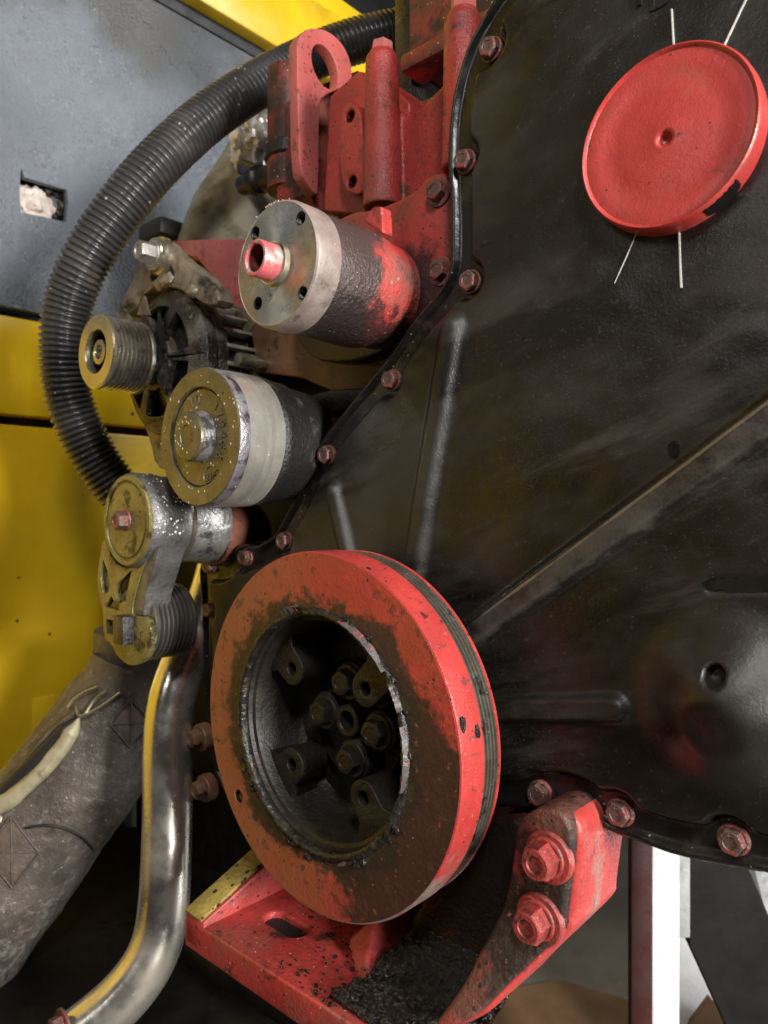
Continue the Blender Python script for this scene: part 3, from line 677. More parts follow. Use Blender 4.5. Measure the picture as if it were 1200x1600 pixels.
ga, gb = P(1112, 915, 0), P(1300, 912, 0); d = seg_d(GX, GZ, (ga.x, ga.z), (gb.x, gb.z)); H += 0.0012*(1-sstep(d, 0.0025, 0.0052))*on
pcap = P(1040, 213, 0); H += (field(28, 3)*0.0006+field(9, 5)*0.0008)*on
H += field(150, 8)*0.00016
inside = sd < 0
gx, gz = np.gradient(sd, STEP)
ok = inside.copy()
cell = inside[:-1, :-1] | inside[1:, :-1] | inside[1:, 1:] | inside[:-1, 1:]
use = np.zeros(GX.shape, bool)
for dx in (0, 1):
    for dz in (0, 1):
        use[dx:dx+cell.shape[0], dz:dz+cell.shape[1]] |= cell
PXs = np.where(inside, GX, GX-sd*gx); PZs = np.where(inside, GZ, GZ-sd*gz)
H = np.where(inside, H, YFL+0.0035)
idx = -np.ones(GX.shape, int); idx[use] = np.arange(use.sum())
Vc = np.stack([PXs[use], H[use], PZs[use]], 1)
ii, jj = np.nonzero(cell)
quads = np.stack([idx[ii, jj], idx[ii+1, jj], idx[ii+1, jj+1], idx[ii, jj+1]], 1)
qm = mask[ii, jj]
cover = thing('front_cover', P(900, 700, 0), 'large black dusty front cover plate with raised ribs and a perimeter flange', 'engine cover')
co_ = origin(cover)
# normals of the whole sheet, so that the split pieces meet without a seam
n1 = Vc[quads[:, 2]]-Vc[quads[:, 0]]; n2 = Vc[quads[:, 3]]-Vc[quads[:, 1]]; fn_ = np.cross(n1, n2)
vn = np.zeros_like(Vc)
for c_ in range(4): np.add.at(vn, quads[:, c_], fn_)
vn /= np.linalg.norm(vn, axis=1)[:, None]+1e-12
vn *= np.where(vn[:, 1:2] > 0, -1, 1)
def sheet(name, sel, m):
    q = quads[sel]; u, inv = np.unique(q, return_inverse=True); q = inv.reshape(q.shape)
    me = bpy.data.meshes.new(name); me.from_pydata((Vc[u]-np.array(co_)).tolist(), [], q.tolist()); me.materials.append(M[m])
    for p in me.polygons: p.use_smooth = True
    me.normals_split_custom_set_from_vertices(vn[u].tolist()); me.update()
    return place(name, me, cover)
sheet('panel', (qm == 0), 'cover')
fl = sheet('flange', (qm == 1), 'flange')
for k in range(len(ribs)): sheet('rib', qm == 2+k, 'cover')
sheet('dome', qm == 7, 'cover')
# edge of the pressed sheet, running back
ring = [(x, z) for x, z in OUT]
V = [(x, YFL+0.003, z) for x, z in ring]+[(x, YFL+0.016, z) for x, z in ring]; n = len(ring)
mk('edge', V, [[i, (i+1) % n, n+(i+1) % n, n+i] for i in range(n)], 'flange', cover)
for p in BP: bolt(cover, (p.x, YFL-0.0008, p.z), 0.0072, 0.0068, 0.0086)
# thin white raised lines round the cap and black smears
def strip(name, a, b, w, m, Y=-0.0004, hgt=0.0009, taper=1.0):
    a, b = P(*a, Y), P(*b, Y); d = (b-a); d.y = 0; d.normalize(); nrm = Vector((d.z, 0, -d.x))
    pts = [a+nrm*w, a-nrm*w, b-nrm*w*taper, b+nrm*w*taper]
    V, F = prism([p+Vector((0, 0.002, 0)) for p in pts], (0, -0.002-hgt, 0)); mk(name, V, F, m, cover)
strip('raised_line', (1050, 15), (1054, 90), 0.00034, 'thin_white'); strip('raised_line', (1169, -6), (1128, 80), 0.00036, 'thin_white')
strip('raised_line', (1061, 350), (1065, 450), 0.00034, 'thin_white', taper=1.3); strip('raised_line', (1002, 350), (961, 443), 0.00026, 'thin_white', taper=0.5)
def smear(a, b, w, seed):
    a, b = P(*a, 0), P(*b, 0); d = (b-a); L_ = d.length; d.normalize(); nrm = Vector((d.z, 0, -d.x)); n = 26; up = []; dn = []
    r = random.Random(seed)
    for i in range(n+1):
        t_ = i/n; e = math.sin(PI*min(1, max(0, t_*0.94+0.03)))**0.35*w
        c = a+d*L_*t_; up.append(c+nrm*(e*(1+r.uniform(-.25, .25)))); dn.append(c-nrm*(e*(1+r.uniform(-.25, .25))))
    V, F = prism([p+Vector((0, 0.0016, 0)) for p in up+dn[::-1]], (0, -0.0024, 0)); mk('oil_smear', V, F, 'smear', cover)
smear((800, 366), (797, 452), 0.0027, 1); smear((750, 385), (772, 378), 0.0008, 2); smear((1105, 914), (1290, 912), 0.0042, 3); smear((1045, 704), (1062, 702), 0.0045, 5)
ft = YF(-0.0003)
for s_, (px, py), sz in (('T', (999, -12), 0.026), ('D', (1035, -10), 0.024)):
    c = P(px, py, 0); V, F = text_vf(s_, sz, 0.0008, lambda x, y, z: Vector((c.x+x, -z, c.z+y))); mk('cast_letter', V, F, 'smear', cover)
# red gear housing behind the flange (its edge shows below the cover)
hs = [(x, z) for x, z in OUT]; ctr = np.array([-0.13, CZ])
def grow(pts, g):
    out = []; n = len(pts)
    for i in range(n):
        ax, az = pts[i-1]; bx, bz = pts[(i+1) % n]; dx, dz = bx-ax, bz-az; l = math.hypot(dx, dz) or 1
        out.append((pts[i][0]-dz/l*g*SG, pts[i][1]+dx/l*g*SG))
    return out
ar = sum(OUT[i-1][0]*OUT[i][1]-OUT[i][0]*OUT[i-1][1] for i in range(len(OUT))); SG = -1 if ar > 0 else 1
hs = [q for q in grow(hs, 0.0015)]
V, F = prism([(x, YFL+0.016, z) for x, z in hs], (0, 0.050, 0))
gh = thing('gear_housing', (-0.13, 0.03, CZ), 'dark red gear housing edge showing just below the black front cover', 'gear housing')
mk('housing_body', V, F, 'dark_red', gh)

# red filler cap
c = P(1036, 213, -0.016); RC = 0.0485
cap = thing('filler_cap', (c.x, 0, c.z), 'large round red cap with a small centre dimple on the black cover', 'cap')
lathe_obj('rim', [(RC*0.935, -0.0135), (RC*0.955, -0.0148), (RC*0.975, -0.0153), (RC*0.992, -0.0146), (RC, -0.0130), (RC*1.004, -0.006), (RC*0.995, -0.001), (RC*0.98, 0.004)], 'red_clean', cap, origin(cap), 128, 60)
lathe_obj('disc', [(0, -0.0095), (0.0022, -0.0096), (0.0034, -0.0125), (0.0046, -0.0140), (0.0062, -0.0137), (RC*0.35, -0.0135), (RC*0.55, -0.0132), (RC*0.66, -0.0127), (RC*0.76, -0.0135), (RC*0.86, -0.0139), (RC*0.94, -0.0137)],
          'red_clean', cap, origin(cap), 128, 80)
lathe_obj('neck', [(RC*0.97, -0.002), (RC*0.985, 0.003), (RC*1.03, 0.005)], 'flange', cap, origin(cap), 96)
# black rubbed patch on the lower rim of the cap
V = []; F = []
for i in range(15):
    a = math.radians(-66+i*1.7)
    for k in range(4):
        r = RC*(1.008+0.006*random.random()); y = -0.0125+k*(0.0026+0.0016*math.sin(PI*i/14))+random.uniform(-.0009, .0009)
        V.append(origin(cap)+Vector((r*math.cos(a), y, r*math.sin(a))))
for i in range(14):
    for k in range(3): F.append([i*4+k, i*4+k+1, i*4+k+5, i*4+k+4])
mk('rub_mark', V, F, 'smear', cap)

# ================================================================== DAMPER
YD = -0.065; c = P(492, 1144, YD); RD = 0.125
dm = thing('crankshaft_damper', (c.x, YD, c.z), 'big red and brown crankshaft damper ring, grimy, with a ragged open centre', 'pulley')
D0 = origin(dm)
face = lathe([(0.0835, 0.0012), (0.0845, 0.0), (RD-0.0016, 0.0), (RD-0.0016, 0.006), (0.0835, 0.006), (0.0835, 0.0012)], 160, D0)
hp = P(373, 1244, YD)
V, F = cut(face, [cyl_y(hp.x, hp.z, 0.0050, YD-0.01, YD+0.004)]); mk('ring_face', V, F, 'damper_face', dm, 30)
lathe_obj('bore', [(0, 0.0046), (0.0049, 0.0045), (0.0049, 0.0005)], 'blackhole', dm, (hp.x, YD, hp.z), 24)
chip = [(690, 1130, .0042), (747, 1142, .0035), (575, 905, .0022), (728, 1055, .0014)]
lathe_obj('rim', [(RD-0.0018, 0.0001), (RD-0.0006, 0.0005), (RD, 0.0018), (RD, 0.0228), (RD-0.0012, 0.0238), (RD-0.006, 0.0238)], 'damper_rim', dm, D0, 160)
pr = [(RD-0.007, 0.0236)]
for k in range(4): y = 0.0246+k*0.0035; pr += [(RD-0.0014, y), (RD-0.0014, y+0.0014), (RD-0.0046, y+0.0021), (RD-0.0046, y+0.0026)]
pr += [(RD-0.0014, 0.0388), (RD-0.0014, 0.0394), (RD-0.004, 0.0400)]
lathe_obj('groove_band', pr, 'groove', dm, D0, 128)
lathe_obj('back_lip', [(RD-0.006, 0.0398), (RD-0.0014, 0.0398), (RD-0.0008, 0.0402), (RD-0.0008, 0.0416), (RD-0.003, 0.0422), (0.085, 0.0422)], 'damper_rim', dm, D0, 128)
# worn dark spots on the rim: flat flakes lying on it
for (px, py, r) in ((723, 1131, .0036), (746, 1143, .0031), (574, 897, .0016)):
    best = min((abs(math.hypot(P(px, py, YD+y).x-D0.x, P(px, py, YD+y).z-D0.z)-RD), y, P(px, py, YD+y)) for y in np.linspace(0.003, 0.024, 120))
    p_ = best[2]; a0 = math.atan2(p_.z-D0.z, p_.x-D0.x); V = [None]; n = 20
    def on_rim(da, dy, hh_): return D0+Vector(((RD+hh_)*math.cos(a0+da/RD), p_.y-YD+dy, (RD+hh_)*math.sin(a0+da/RD)))
    V = [on_rim(0, 0, 0.0005)]
    for i in range(n):
        w = 2*PI*i/n; rr = r*(1+random.uniform(-.15, .15)); V.append(on_rim(rr*1.35*math.cos(w), rr*math.sin(w)*0.9, 0.00025))
    mk('paint_chip', V, [[0, 1+i, 1+(i+1) % n] for i in range(n)], 'oily_dark', dm)
# inner cup
lathe_obj('cup', [(0.0842, 0.004), (0.0800, 0.0045), (0.0790, 0.0075), (0.0765, 0.0085), (0.0750, 0.0120), (0.0735, 0.044), (0.0700, 0.050), (0.03, 0.052), (0, 0.052)], 'cup', dm, D0, 128, 40)
def rag(r, y, a):
    n1 = mnoise.fractal(Vector((math.cos(a)*4.0, math.sin(a)*4.0, r*300+2)), 0.8, 2.1, 5)
    n2 = mnoise.fractal(Vector((math.cos(a)*11.0, math.sin(a)*11.0, y*300+9)), 0.8, 2.1, 4)
    n3 = mnoise.noise(Vector((math.cos(a)*24, math.sin(a)*24, r*500)))
    return r+0.0017*n1*(1 if r > 0.0825 else 0.3)+0.0007*n2+0.0003*n3, y+0.0010*n2+0.0003*n3
pr = [(0.0828+0.0032*math.cos(w), 0.0016+0.0042*math.sin(w)) for w in np.linspace(0, 2*PI, 14)]
lathe_obj('rubber_bead', pr, 'rubber', dm, D0, 420, 120, rag)
# torn shreds along the bead
def shred(a0, a1, r, w, seed, tilt=0.0):
    r_ = random.Random(seed); V = []; n = 18
    for i in range(n+1):
        a = math.radians(a0+(a1-a0)*i/n); e = math.sin(PI*(0.06+0.88*i/n))**0.4
        j1, j2 = r_.uniform(-.0007, .0007), r_.uniform(-.0007, .0007)
        for k, (rr, yy) in enumerate(((r+w*e+j1, -0.0012), (r+w*0.3, -0.0042-0.001*r_.random()), (r-w*e+j2, -0.0022+tilt))):
            V.append(D0+Vector((rr*math.cos(a), yy, rr*math.sin(a))))
    F = []
    for i in range(n):
        for k in range(2): F.append([i*3+k, i*3+k+1, i*3+k+4, i*3+k+3])
    me = mk('shred', V, F, 'shred', dm)
    return me
shred(72, 38, 0.0825, 0.0036, 4, 0.002); shred(14, -14, 0.0832, 0.0026, 5); shred(112, 100, 0.086, 0.003, 6); shred(32, 20, 0.0835, 0.0022, 8)
shred(-62, -72, 0.0862, 0.0012, 10)
for k in range(26):
    a = math.radians(random.choice([random.uniform(-170, -30), random.uniform(-30, 120)])); r = 0.0865+random.uniform(-.002, .0022)
    V, F = lump(D0+Vector((r*math.cos(a), -0.0006, r*math.sin(a))), random.uniform(.0011, .0024), (1.3, .8, 1.2), k, 6, 0.7, 1.5); mk('crumb', V, F, 'rubber', dm)
# mounting lugs, bolts, centre tube inside the cup
YL = YD+0.016
for n_, (px, py) in enumerate(((455, 1045), (570, 1077), (455, 1195), (567, 1248))):
    q = P(px, py, YL); rad = Vector((q.x-D0.x, 0, q.z-D0.z)); a = math.atan2(rad.z, rad.x); L_ = rad.length
    e = 0.0755-L_; w = 0.0125
    out = []
    for i in range(17):
        b = math.radians(90+i*180/16); out.append((w*math.cos(b), w*math.sin(b)))
    out += [(e*0.5, -w*1.05), (e, -w*1.9), (e, w*1.9), (e*0.5, w*1.05)]
    rt = lambda x, y: (q.x+x*math.cos(a)-y*math.sin(a), q.z+x*math.sin(a)+y*math.cos(a))
    V, F = plate([rt(*p) for p in out], [[rt(*p) for p in circle(0, 0, 0.0048, 24)]], 0.026, 0.001, YF(YL+0.013)); mk('lug', V, F, 'cup', dm, 40)
    lathe_obj('lug_bore', [(0.0048, -0.001), (0.0048, 0.02), (0, 0.02)], 'blackhole', dm, (q.x, YL+0.004, q.z), 20)
YB = YD+0.034
for (px, py) in ((497, 1115), (533, 1068), (580, 1147), (540, 1190)):
    q = P(px, py, YB-0.008); lathe_obj('boss', [(0, -0.001), (0.0125, -0.001), (0.0145, 0.001), (0.015, 0.018)], 'cup', dm, (q.x, YB, q.z), 32)
    b = bolt(dm, (q.x, YB-0.001, q.z), 0.0098, 0.009, 0.013, 'cup', 'cup')
q = P(547, 1125, YB); lathe_obj('centre_tube', [(0.007, 0.02), (0.007, -0.003), (0.0078, -0.004), (0.0105, -0.004), (0.0115, -0.003), (0.012, 0.018)], 'cup', dm, (q.x, YB, q.z), 32)
V, F = lathe([(0.0, 0.02), (0.007, 0.0199)], 20, (q.x, YB, q.z)); mk('tube_bore', V, F, 'blackhole', dm)
lathe_obj('crank_nose', [(0.045, 0.042), (0.045, 0.075), (0, 0.075)], 'black_metal', dm, D0, 48)

# ================================================================== FAN HUB
YH = -0.085; c = P(431, 413, YH); RH = 0.0435
hub = thing('fan_hub', (c.x, YH, c.z), 'cylindrical steel and red fan hub with four holes and a red-tipped spigot', 'hub')
H0 = origin(hub)
fc = lathe([(0, 0.0), (RH*0.95, 0.0), (RH*0.95, 0.012), (0, 0.012)], 96, H0)
hl = [P(a, b, YH) for a, b in ((470, 341), (399, 364), (473, 458), (403, 474))]
V, F = cut(fc, [cyl_y(p.x, p.z, 0.0047, YH-0.01, YH+0.010, 28) for p in hl]); mk('hub_face', V, F, 'hub_face', hub, 30)
for p in hl:
    pr = [(0.0047, -0.0002)]
    for k in range(7): pr += [(0.0047, 0.0004+k*0.0013), (0.0041, 0.0010+k*0.0013)]
    lathe_obj('threaded_hole', pr+[(0.004, 0.0101), (0, 0.0101)], 'black_metal', hub, (p.x, YH, p.z), 24)
lathe_obj('collar', [(RH*0.94, 0.0006), (RH*0.955, -0.0004), (RH*0.985, 0.0006), (RH, 0.0026), (RH*1.004, 0.0185), (RH*1.0, 0.0205), (RH*0.97, 0.0208)], 'hub_collar', hub, H0, 96)
def dent(r, y, a): return r+0.00025*mnoise.noise(Vector((math.cos(a)*6, math.sin(a)*6, y*90))), y
lathe_obj('barrel', [(RH*0.955, 0.0200), (RH*0.975, 0.0222), (RH*0.985, 0.040), (RH*1.0, 0.060), (RH*1.01, 0.076), (RH*0.985, 0.0850), (RH*0.93, 0.0895), (RH*0.93, 0.12)], 'hub_barrel', hub, H0, 96, 60, dent)
s = 0.0125
lathe_obj('spigot', [(0, 0.002), (s*0.70, 0.002), (s*0.74, -0.0175), (s*0.80, -0.0185), (s*0.94, -0.0185), (s, -0.0172), (s, -0.004)], 'spigot', hub, H0, 48)
lathe_obj('shoulder', [(s, -0.0045), (s*1.08, -0.0045), (s*1.16, -0.0038), (s*1.22, 0.0), (s*1.4, 0.0002)], 'hub_face', hub, H0, 48)
lathe_obj('spigot_bore', [(s*0.70, -0.016), (s*0.70, 0.0005), (0, 0.0005)], 'red_dirty', hub, H0, 32)
# crumbs along the top of the collar
for k in range(26):
    a = math.radians(random.gauss(100, 16)); V, F = lump(H0+Vector((RH*1.0*math.cos(a), random.uniform(0.0, 0.004), RH*math.sin(a))), random.uniform(.0004, .0010), (1, 1, 1), k, 5, .5); mk('crumb', V, F, 'hub_collar', hub)
# cast nib on the barrel
a = P(588, 322, 0.0); V, F = cast([prism([P(566, 345, -0.01), P(583, 322, -0.01), P(596, 322, -0.01), P(598, 365, -0.01)], (0, 0.012, 0))], 0.0012, 5); mk('casting_nib', V, F, 'red_cast', hub)

# pump plate carrying the hub
pl = thing('pump_plate', (c.x+0.04, 0.02, c.z), 'red and oily black pump mounting plate between the fan hub and the cover', 'plate')
pts = xz([(545, 330), (585, 328), (650, 300), (668, 272), (703, 268), (722, 340), (726, 420), (700, 470), (640, 520), (560, 570), (470, 560), (450, 470), (470, 380)], 0.022)
V, F = plate(chaikin(pts, 2), [], 0.02, 0.003, YF(0.032)); mk('plate_body', V, F, 'pump_red', pl, 40)
for px, py in ((678, 296), (681, 421)):
    p = P(px, py, 0.015); bolt(pl, (p.x, 0.0215, p.z), 0.0078, 0.0075)
# bracket plate under the hub, with a round hole
pts = xz([(400, 500), (470, 515), (560, 540), (640, 545), (600, 590), (560, 615), (520, 612), (470, 590), (430, 585), (380, 580), (385, 520)], 0.05)
hp = P(507, 545, 0.05)
V, F = plate(pts, [circle(hp.x, hp.z, 0.0105, 28)], 0.014, 0.002, YF(0.057))
ap = thing('accessory_bracket', (hp.x, 0.055, hp.z), 'rust brown bracket plate with a round hole under the fan hub', 'bracket')
mk('bracket_plate', V, F, 'rust_brown', ap)
lathe_obj('bore', [(0.0105, -0.002), (0.0105, 0.03), (0, 0.03)], 'blackhole', ap, (hp.x, 0.052, hp.z), 28)
q = P(375, 562, 0.02); lathe_obj('stud', [(0, -0.004), (0.006, -0.003), (0.0068, 0.0), (0.0068, 0.04)], 'pulley_face', ap, (q.x, 0.02, q.z), 24)
q = P(486, 655, 0.03); V, F = bevelled(*box(q.x-0.004, q.x+0.006, 0.02, 0.05, q.z-0.012, q.z+0.010), 0.001); mk('red_tab', V, F, 'red', ap)
pts = xz([(470, 620), (520, 608), (580, 606), (540, 640), (505, 650), (480, 645)], 0.035)
V, F = plate(pts, [], 0.03, 0.003, YF(0.05)); mk('web', V, F, 'black_metal', ap)

# ================================================================== CYLINDER HEAD AND ITS BRACKETS
YC = 0.052; c1 = P(597, 200, YC); c2 = P(724, 140, 0.040)
zc1 = P(592, 90, YC).z; zc2 = P(722, 28, 0.040).z
hd = thing('cylinder_head', (c1.x, 0.06, c1.z), 'red cast cylinder head with two round columns above the fan hub', 'cylinder head')
wallY = 0.066
zlow = P(600, 325, YC).z
A_ = P(640, 190, wallY); B_ = P(700, 120, wallY)
web = prism([P(615, 350, wallY), P(612, 165, wallY), P(640, 185, wallY), P(706, 118, wallY), P(715, 110, wallY), P(745, 110, wallY), P(745, 350, wallY)], (0, 0.05, 0))
lo = prism([P(505, 330, 0.075), P(515, 150, 0.075), P(560, 110, 0.075), P(600, 120, 0.075), P(640, 160, 0.075), P(640, 340, 0.075)], (0, 0.06, 0))
parts = [cyl((c1.x, YC, zlow), (c1.x, YC, zc1-0.002), 0.0165, 0.0140), cyl((c1.x, YC, zc1-0.004), (c1.x, YC, zc1+0.003), 0.0115, 0.0110),
         cyl((c2.x, 0.040, zlow), (c2.x, 0.040, zc2-0.002), 0.0165, 0.0145), cyl((c2.x, 0.040, zc2-0.004), (c2.x, 0.040, zc2+0.004), 0.0118, 0.0112),
         web, lo, cyl((c2.x+0.012, 0.030, zc2-0.052), (c2.x+0.012, 0.052, zc2-0.052), 0.013, 0.013)]
V, F = cast(parts, 0.0016, 7); mk('casting', V, F, 'red_cast', hd, 60)
def hexz(p, R, h):
    V = []; 
    rows = [(R, 0), (R, h*0.82), (R*0.86, h), (0, h)]
    for r, z in rows:
        for i in range(6): V.append(Vector(p)+Vector((r*math.cos(PI/3*i+0.35), r*math.sin(PI/3*i+0.35), z)))
    F = []
    for k in range(3):
        for i in range(6): F.append([k*6+i, k*6+(i+1) % 6, k*6+6+(i+1) % 6, k*6+6+i])
    return V, F
V, F = hexz((c1.x, YC, zc1), 0.0095, 0.011); mk('head_bolt', V, F, 'red_dusty', hd, 25)
V, F = hexz((c2.x, 0.040, zc2), 0.0098, 0.016); mk('head_bolt', V, F, 'red_dusty', hd, 25)
# rear wall and a horizontal ledge
V, F = bevelled(*box(c1.x-0.02, 0.25, 0.12, 0.5, CZ+0.05, P(640, 165, 0.12).z), 0.004); mk('head_wall', V, F, 'red_dirty', hd)
zl = P(660, 90, 0.115).z
V, F = bevelled(*box(P(632, 100, 0.115).x, 0.2, 0.108, 0.14, zl-0.008, zl+0.008), 0.003); mk('ledge', V, F, 'red_dirty', hd)
# rocker cover above
xr = P(632, 40, 0.12).x
rc = thing('rocker_cover', (xr+0.1, 0.2, zl+0.1), 'dark red rocker cover at the top edge, right of the hose end', 'rocker cover')
V, F = bevelled(*box(xr, 0.25, 0.125, 0.5, zl+0.006, zl+0.35), 0.004); mk('cover_body', V, F, 'red_dirty', rc)
V, F = bevelled(*box(xr-0.022, xr, 0.13, 0.5, zl-0.16, zl+0.35), 0.003); mk('dark_side_slab', V, F, 'black_metal', rc)  # black slab added as the dark left side of the rocker cover
# two-hole pad
YP = 0.060
pts = xz([(531, 190), (536, 165), (548, 157), (560, 165), (566, 200), (572, 280), (566, 302), (552, 305), (540, 297), (532, 282), (529, 240)], YP)
h1, h2 = P(546, 181, YP), P(549, 284, YP)
V, F = plate(chaikin(pts, 2), [circle(h1.x, h1.z, 0.0054, 24), circle(h2.x, h2.z, 0.0054, 24)], 0.022, 0.0022, YF(YP+0.011))
pad = mk('mounting_pad', V, F, 'red_cast', hd)
for h_ in (h1, h2): lathe_obj('bore', [(0.0054, 0.002), (0.0054, 0.02), (0, 0.02)], 'blackhole', hd, (h_.x, YP, h_.z), 20)
# lifting bracket: plate facing +x
XB = P(462, 150, 0.055).x
lp = [(464, 72), (466, 60), (476, 47), (490, 43), (508, 46), (524, 56), (538, 72), (548, 95), (551, 118), (548, 134), (520, 142), (504, 152), (499, 168), (498, 302), (492, 304), (478, 283), (469, 268), (466, 180)]
ly = [PX(a, b, XB) for a, b in lp]; lh = [PX(a, b, XB) for a, b in [(508+22*math.cos(w)*1.0-8*math.sin(w)*0.9*0+13*math.sin(w)*0.0, 104) for w in [0]]]
hole = []
for i in range(36):
    w = 2*PI*i/36; dx, dy = 17.5*math.cos(w), 37*math.sin(w); r_ = math.radians(-20)
    p = PX(508+dx*math.cos(r_)-dy*math.sin(r_), 104+dx*math.sin(r_)+dy*math.cos(r_), XB); hole.append((p.y, p.z))
V, F = plate(chaikin([(p.y, p.z) for p in ly], 1), [hole], 0.013, 0.0012, lambda x, y, z: Vector((XB-0.0065+z, x, y)))
o = mk('lifting_bracket', V, F, 'red_dusty'); tag(o, 'flat red lifting bracket with an oval eye, beside the hose', 'bracket')
# cylinder head rear flank under the bracket
pt = [PX(a, b, XB-0.03) for a, b in ((482, 140), (560, 110), (600, 330), (500, 335), (482, 300))]
V, F = prism(pt, (-0.05, 0.0, 0)); 
o = mk('head_flank', V, F, 'red_dirty', hd)
pts = xz([(440, 160), (475, 150), (475, 330), (440, 330)], 0.10); 
q = P(455, 215, 0.12); V, F = cyl((q.x, 0.12, q.z-0.06), (q.x, 0.12, q.z+0.07), 0.026); 
th = thing('thermostat_neck', q, 'dark clamp and red neck behind the lifting bracket', 'pipe neck'); mk('neck', V, F, 'red_dirty', th)
V, F = lathe([(0.0265, -0.008), (0.029, -0.006), (0.029, 0.006), (0.0265, 0.008)], 48); V = [Vector((v[0]+q.x, v[2]+0.12, v[1]+q.z-0.02)) for v in V]; mk('clamp_band', V, F, 'black_metal', th)
V, F = cast([cyl((q.x-0.075, 0.11, q.z-0.034), (q.x-0.01, 0.112, q.z-0.040), 0.011, 0.013), cyl((q.x-0.055, 0.11, q.z-0.036), (q.x-0.04, 0.11, q.z-0.037), 0.016)], 0.002, 3); mk('clamp_screw', V, F, 'black_metal', th)

# ================================================================== CORRUGATED HOSE
R_ = 0.0262
hp_ = [(640, 45, .94), (560, 63, .93), (500, 84, .92), (440, 112, .90), (380, 146, .87), (310, 196, .84), (240, 262, .81), (180, 335, .80), (135, 405, .80), (107, 475, .81), (99, 545, .82), (107, 620, .83), (135, 690, .84), (172, 748, .85), (215, 800, .86), (250, 850, .87)]
C, Ls = spline([PD(a, b, d) for a, b, d in hp_], 10)
npitch = int(Ls/0.0066); per = 8
C, Ls = spline([PD(a, b, d) for a, b, d in hp_], npitch*per+1)
prof = [0.87, 0.95, 0.99, 1.0, 1.0, 0.99, 0.95, 0.87]
Rr = np.array([R_*prof[i % per] for i in range(len(C))])
V, F = sweep(C, Rr, 40)
o = mk('corrugated_hose', V, F, 'hose', None, 80, clean=False); tag(o, 'black corrugated hose curving from the upper middle down the left side', 'hose')

# ================================================================== IDLER PULLEY
YI = -0.08; c = P(309, 683, YI); RI = 0.0545
idl = thing('idler_pulley', (c.x, YI, c.z), 'smooth wide idler pulley with cast numbers and a polished drum', 'pulley')
I0 = origin(idl)
lathe_obj('face_ring', [(RI*0.72, 0.0025), (RI*0.722, 0.0006), (RI*0.735, 0.0), (RI*0.975, 0.0), (RI*0.995, 0.0009)], 'idler_face', idl, I0, 96)
lathe_obj('web', [(0, 0.0022), (RI*0.69, 0.0022), (RI*0.70, 0.0045), (RI*0.715, 0.0045), (RI*0.722, 0.0015)], 'idler_face', idl, I0, 96)
lathe_obj('edge_band', [(RI*0.995, 0.0008), (RI*1.004, 0.0022), (RI*1.004, 0.0085), (RI*0.998, 0.0100)], 'idler_edge', idl, I0, 96)
lathe_obj('drum', [(RI*0.997, 0.0090), (RI*0.998, 0.0100), (RI*1.002, 0.0260), (RI*0.998, 0.0435), (RI*0.96, 0.0450)], 'drum', idl, I0, 128)
lathe_obj('rear_body', [(RI*0.97, 0.0445), (RI*0.995, 0.0460), (RI*0.995, 0.051), (RI*0.965, 0.054), (RI*0.95, 0.070), (RI*0.90, 0.078), (RI*0.86, 0.10)], 'oily_dark', idl, I0, 96, 60, dent)
lathe_obj('hub_cap', [(0, -0.0095), (0.0085, -0.0095), (0.009, -0.0103), (0.0165, -0.0103), (0.0185, -0.0092), (0.0192, -0.007), (0.0195, 0.0012), (0.0215, 0.0021)], 'idler_face', idl, I0, 64)
lathe_obj('hub_side', [(0.0194, -0.0068), (0.0197, 0.0010), (0.0212, 0.0020)], 'idler_edge', idl, I0, 64)
for k, ch in enumerate('10  379466'):
    if ch == ' ': continue
    ang = math.radians(112-k*16.0); rr = RI*0.55
    def to(x, y, z, ang=ang): 
        r = rr+y; a = ang-x/rr; return Vector((I0.x+r*math.cos(a), I0.y+0.0022-z, I0.z+r*math.sin(a)))
    V, F = text_vf(ch, 0.0120, 0.0009, to); mk('cast_digit', V, F, 'idler_face', idl)
lg = P(326, 745, YI); ga_ = math.atan2(lg.z-I0.z, lg.x-I0.x)
for k, ch in enumerate('BTN'):
    V, F = text_vf(ch, 0.0085, 0.0008, lambda x, y, z: Vector((lg.x-0.0045+k*0.0044+x*0.75, I0.y+0.0022-z, lg.z+y-0.0003+k*0.0006))); mk('cast_letter', V, F, 'idler_face', idl)
lathe_obj('emblem_ring', [(0.0082, 0.0022), (0.0084, 0.0012), (0.0092, 0.0012), (0.0094, 0.0022)], 'idler_face', idl, (lg.x, I0.y, lg.z), 32)
# oil drops hanging on the face: one glossy scatter
def drops(name, parent, pts, m='drop'):
    parts = []
    for (p, r, ax) in pts:
        v, f = lathe([(0, -r*0.6), (r*0.6, -r*0.45), (r, 0.0002)], 8)
        q = Vector(ax).to_track_quat('-Y', 'Z')
        parts.append(([Vector(p)+q @ Vector((a_[0], a_[1], a_[2]*1.35)) for a_ in v], f))
    V, F = join(*parts); o = mk(name, V, F, m, parent, 60); tag(o, kind='stuff')
pts = []
for k in range(60):
    a = random.uniform(0, 2*PI); r = RI*math.sqrt(random.uniform(0.16, 0.96))
    y = 0.0 if r > RI*0.735 else (0.0022 if r > 0.022 else None)
    if y is None or RI*0.69 < r < RI*0.735: continue
    pts.append((I0+Vector((r*math.cos(a), y, r*math.sin(a))), random.uniform(.0004, .0011), (0, -1, 0)))
for k in range(16):
    a = random.uniform(0, 2*PI); r = random.uniform(0.010, 0.0165); pts.append((I0+Vector((r*math.cos(a), -0.0103, r*math.sin(a))), random.uniform(.0005, .001), (0, -1, 0)))
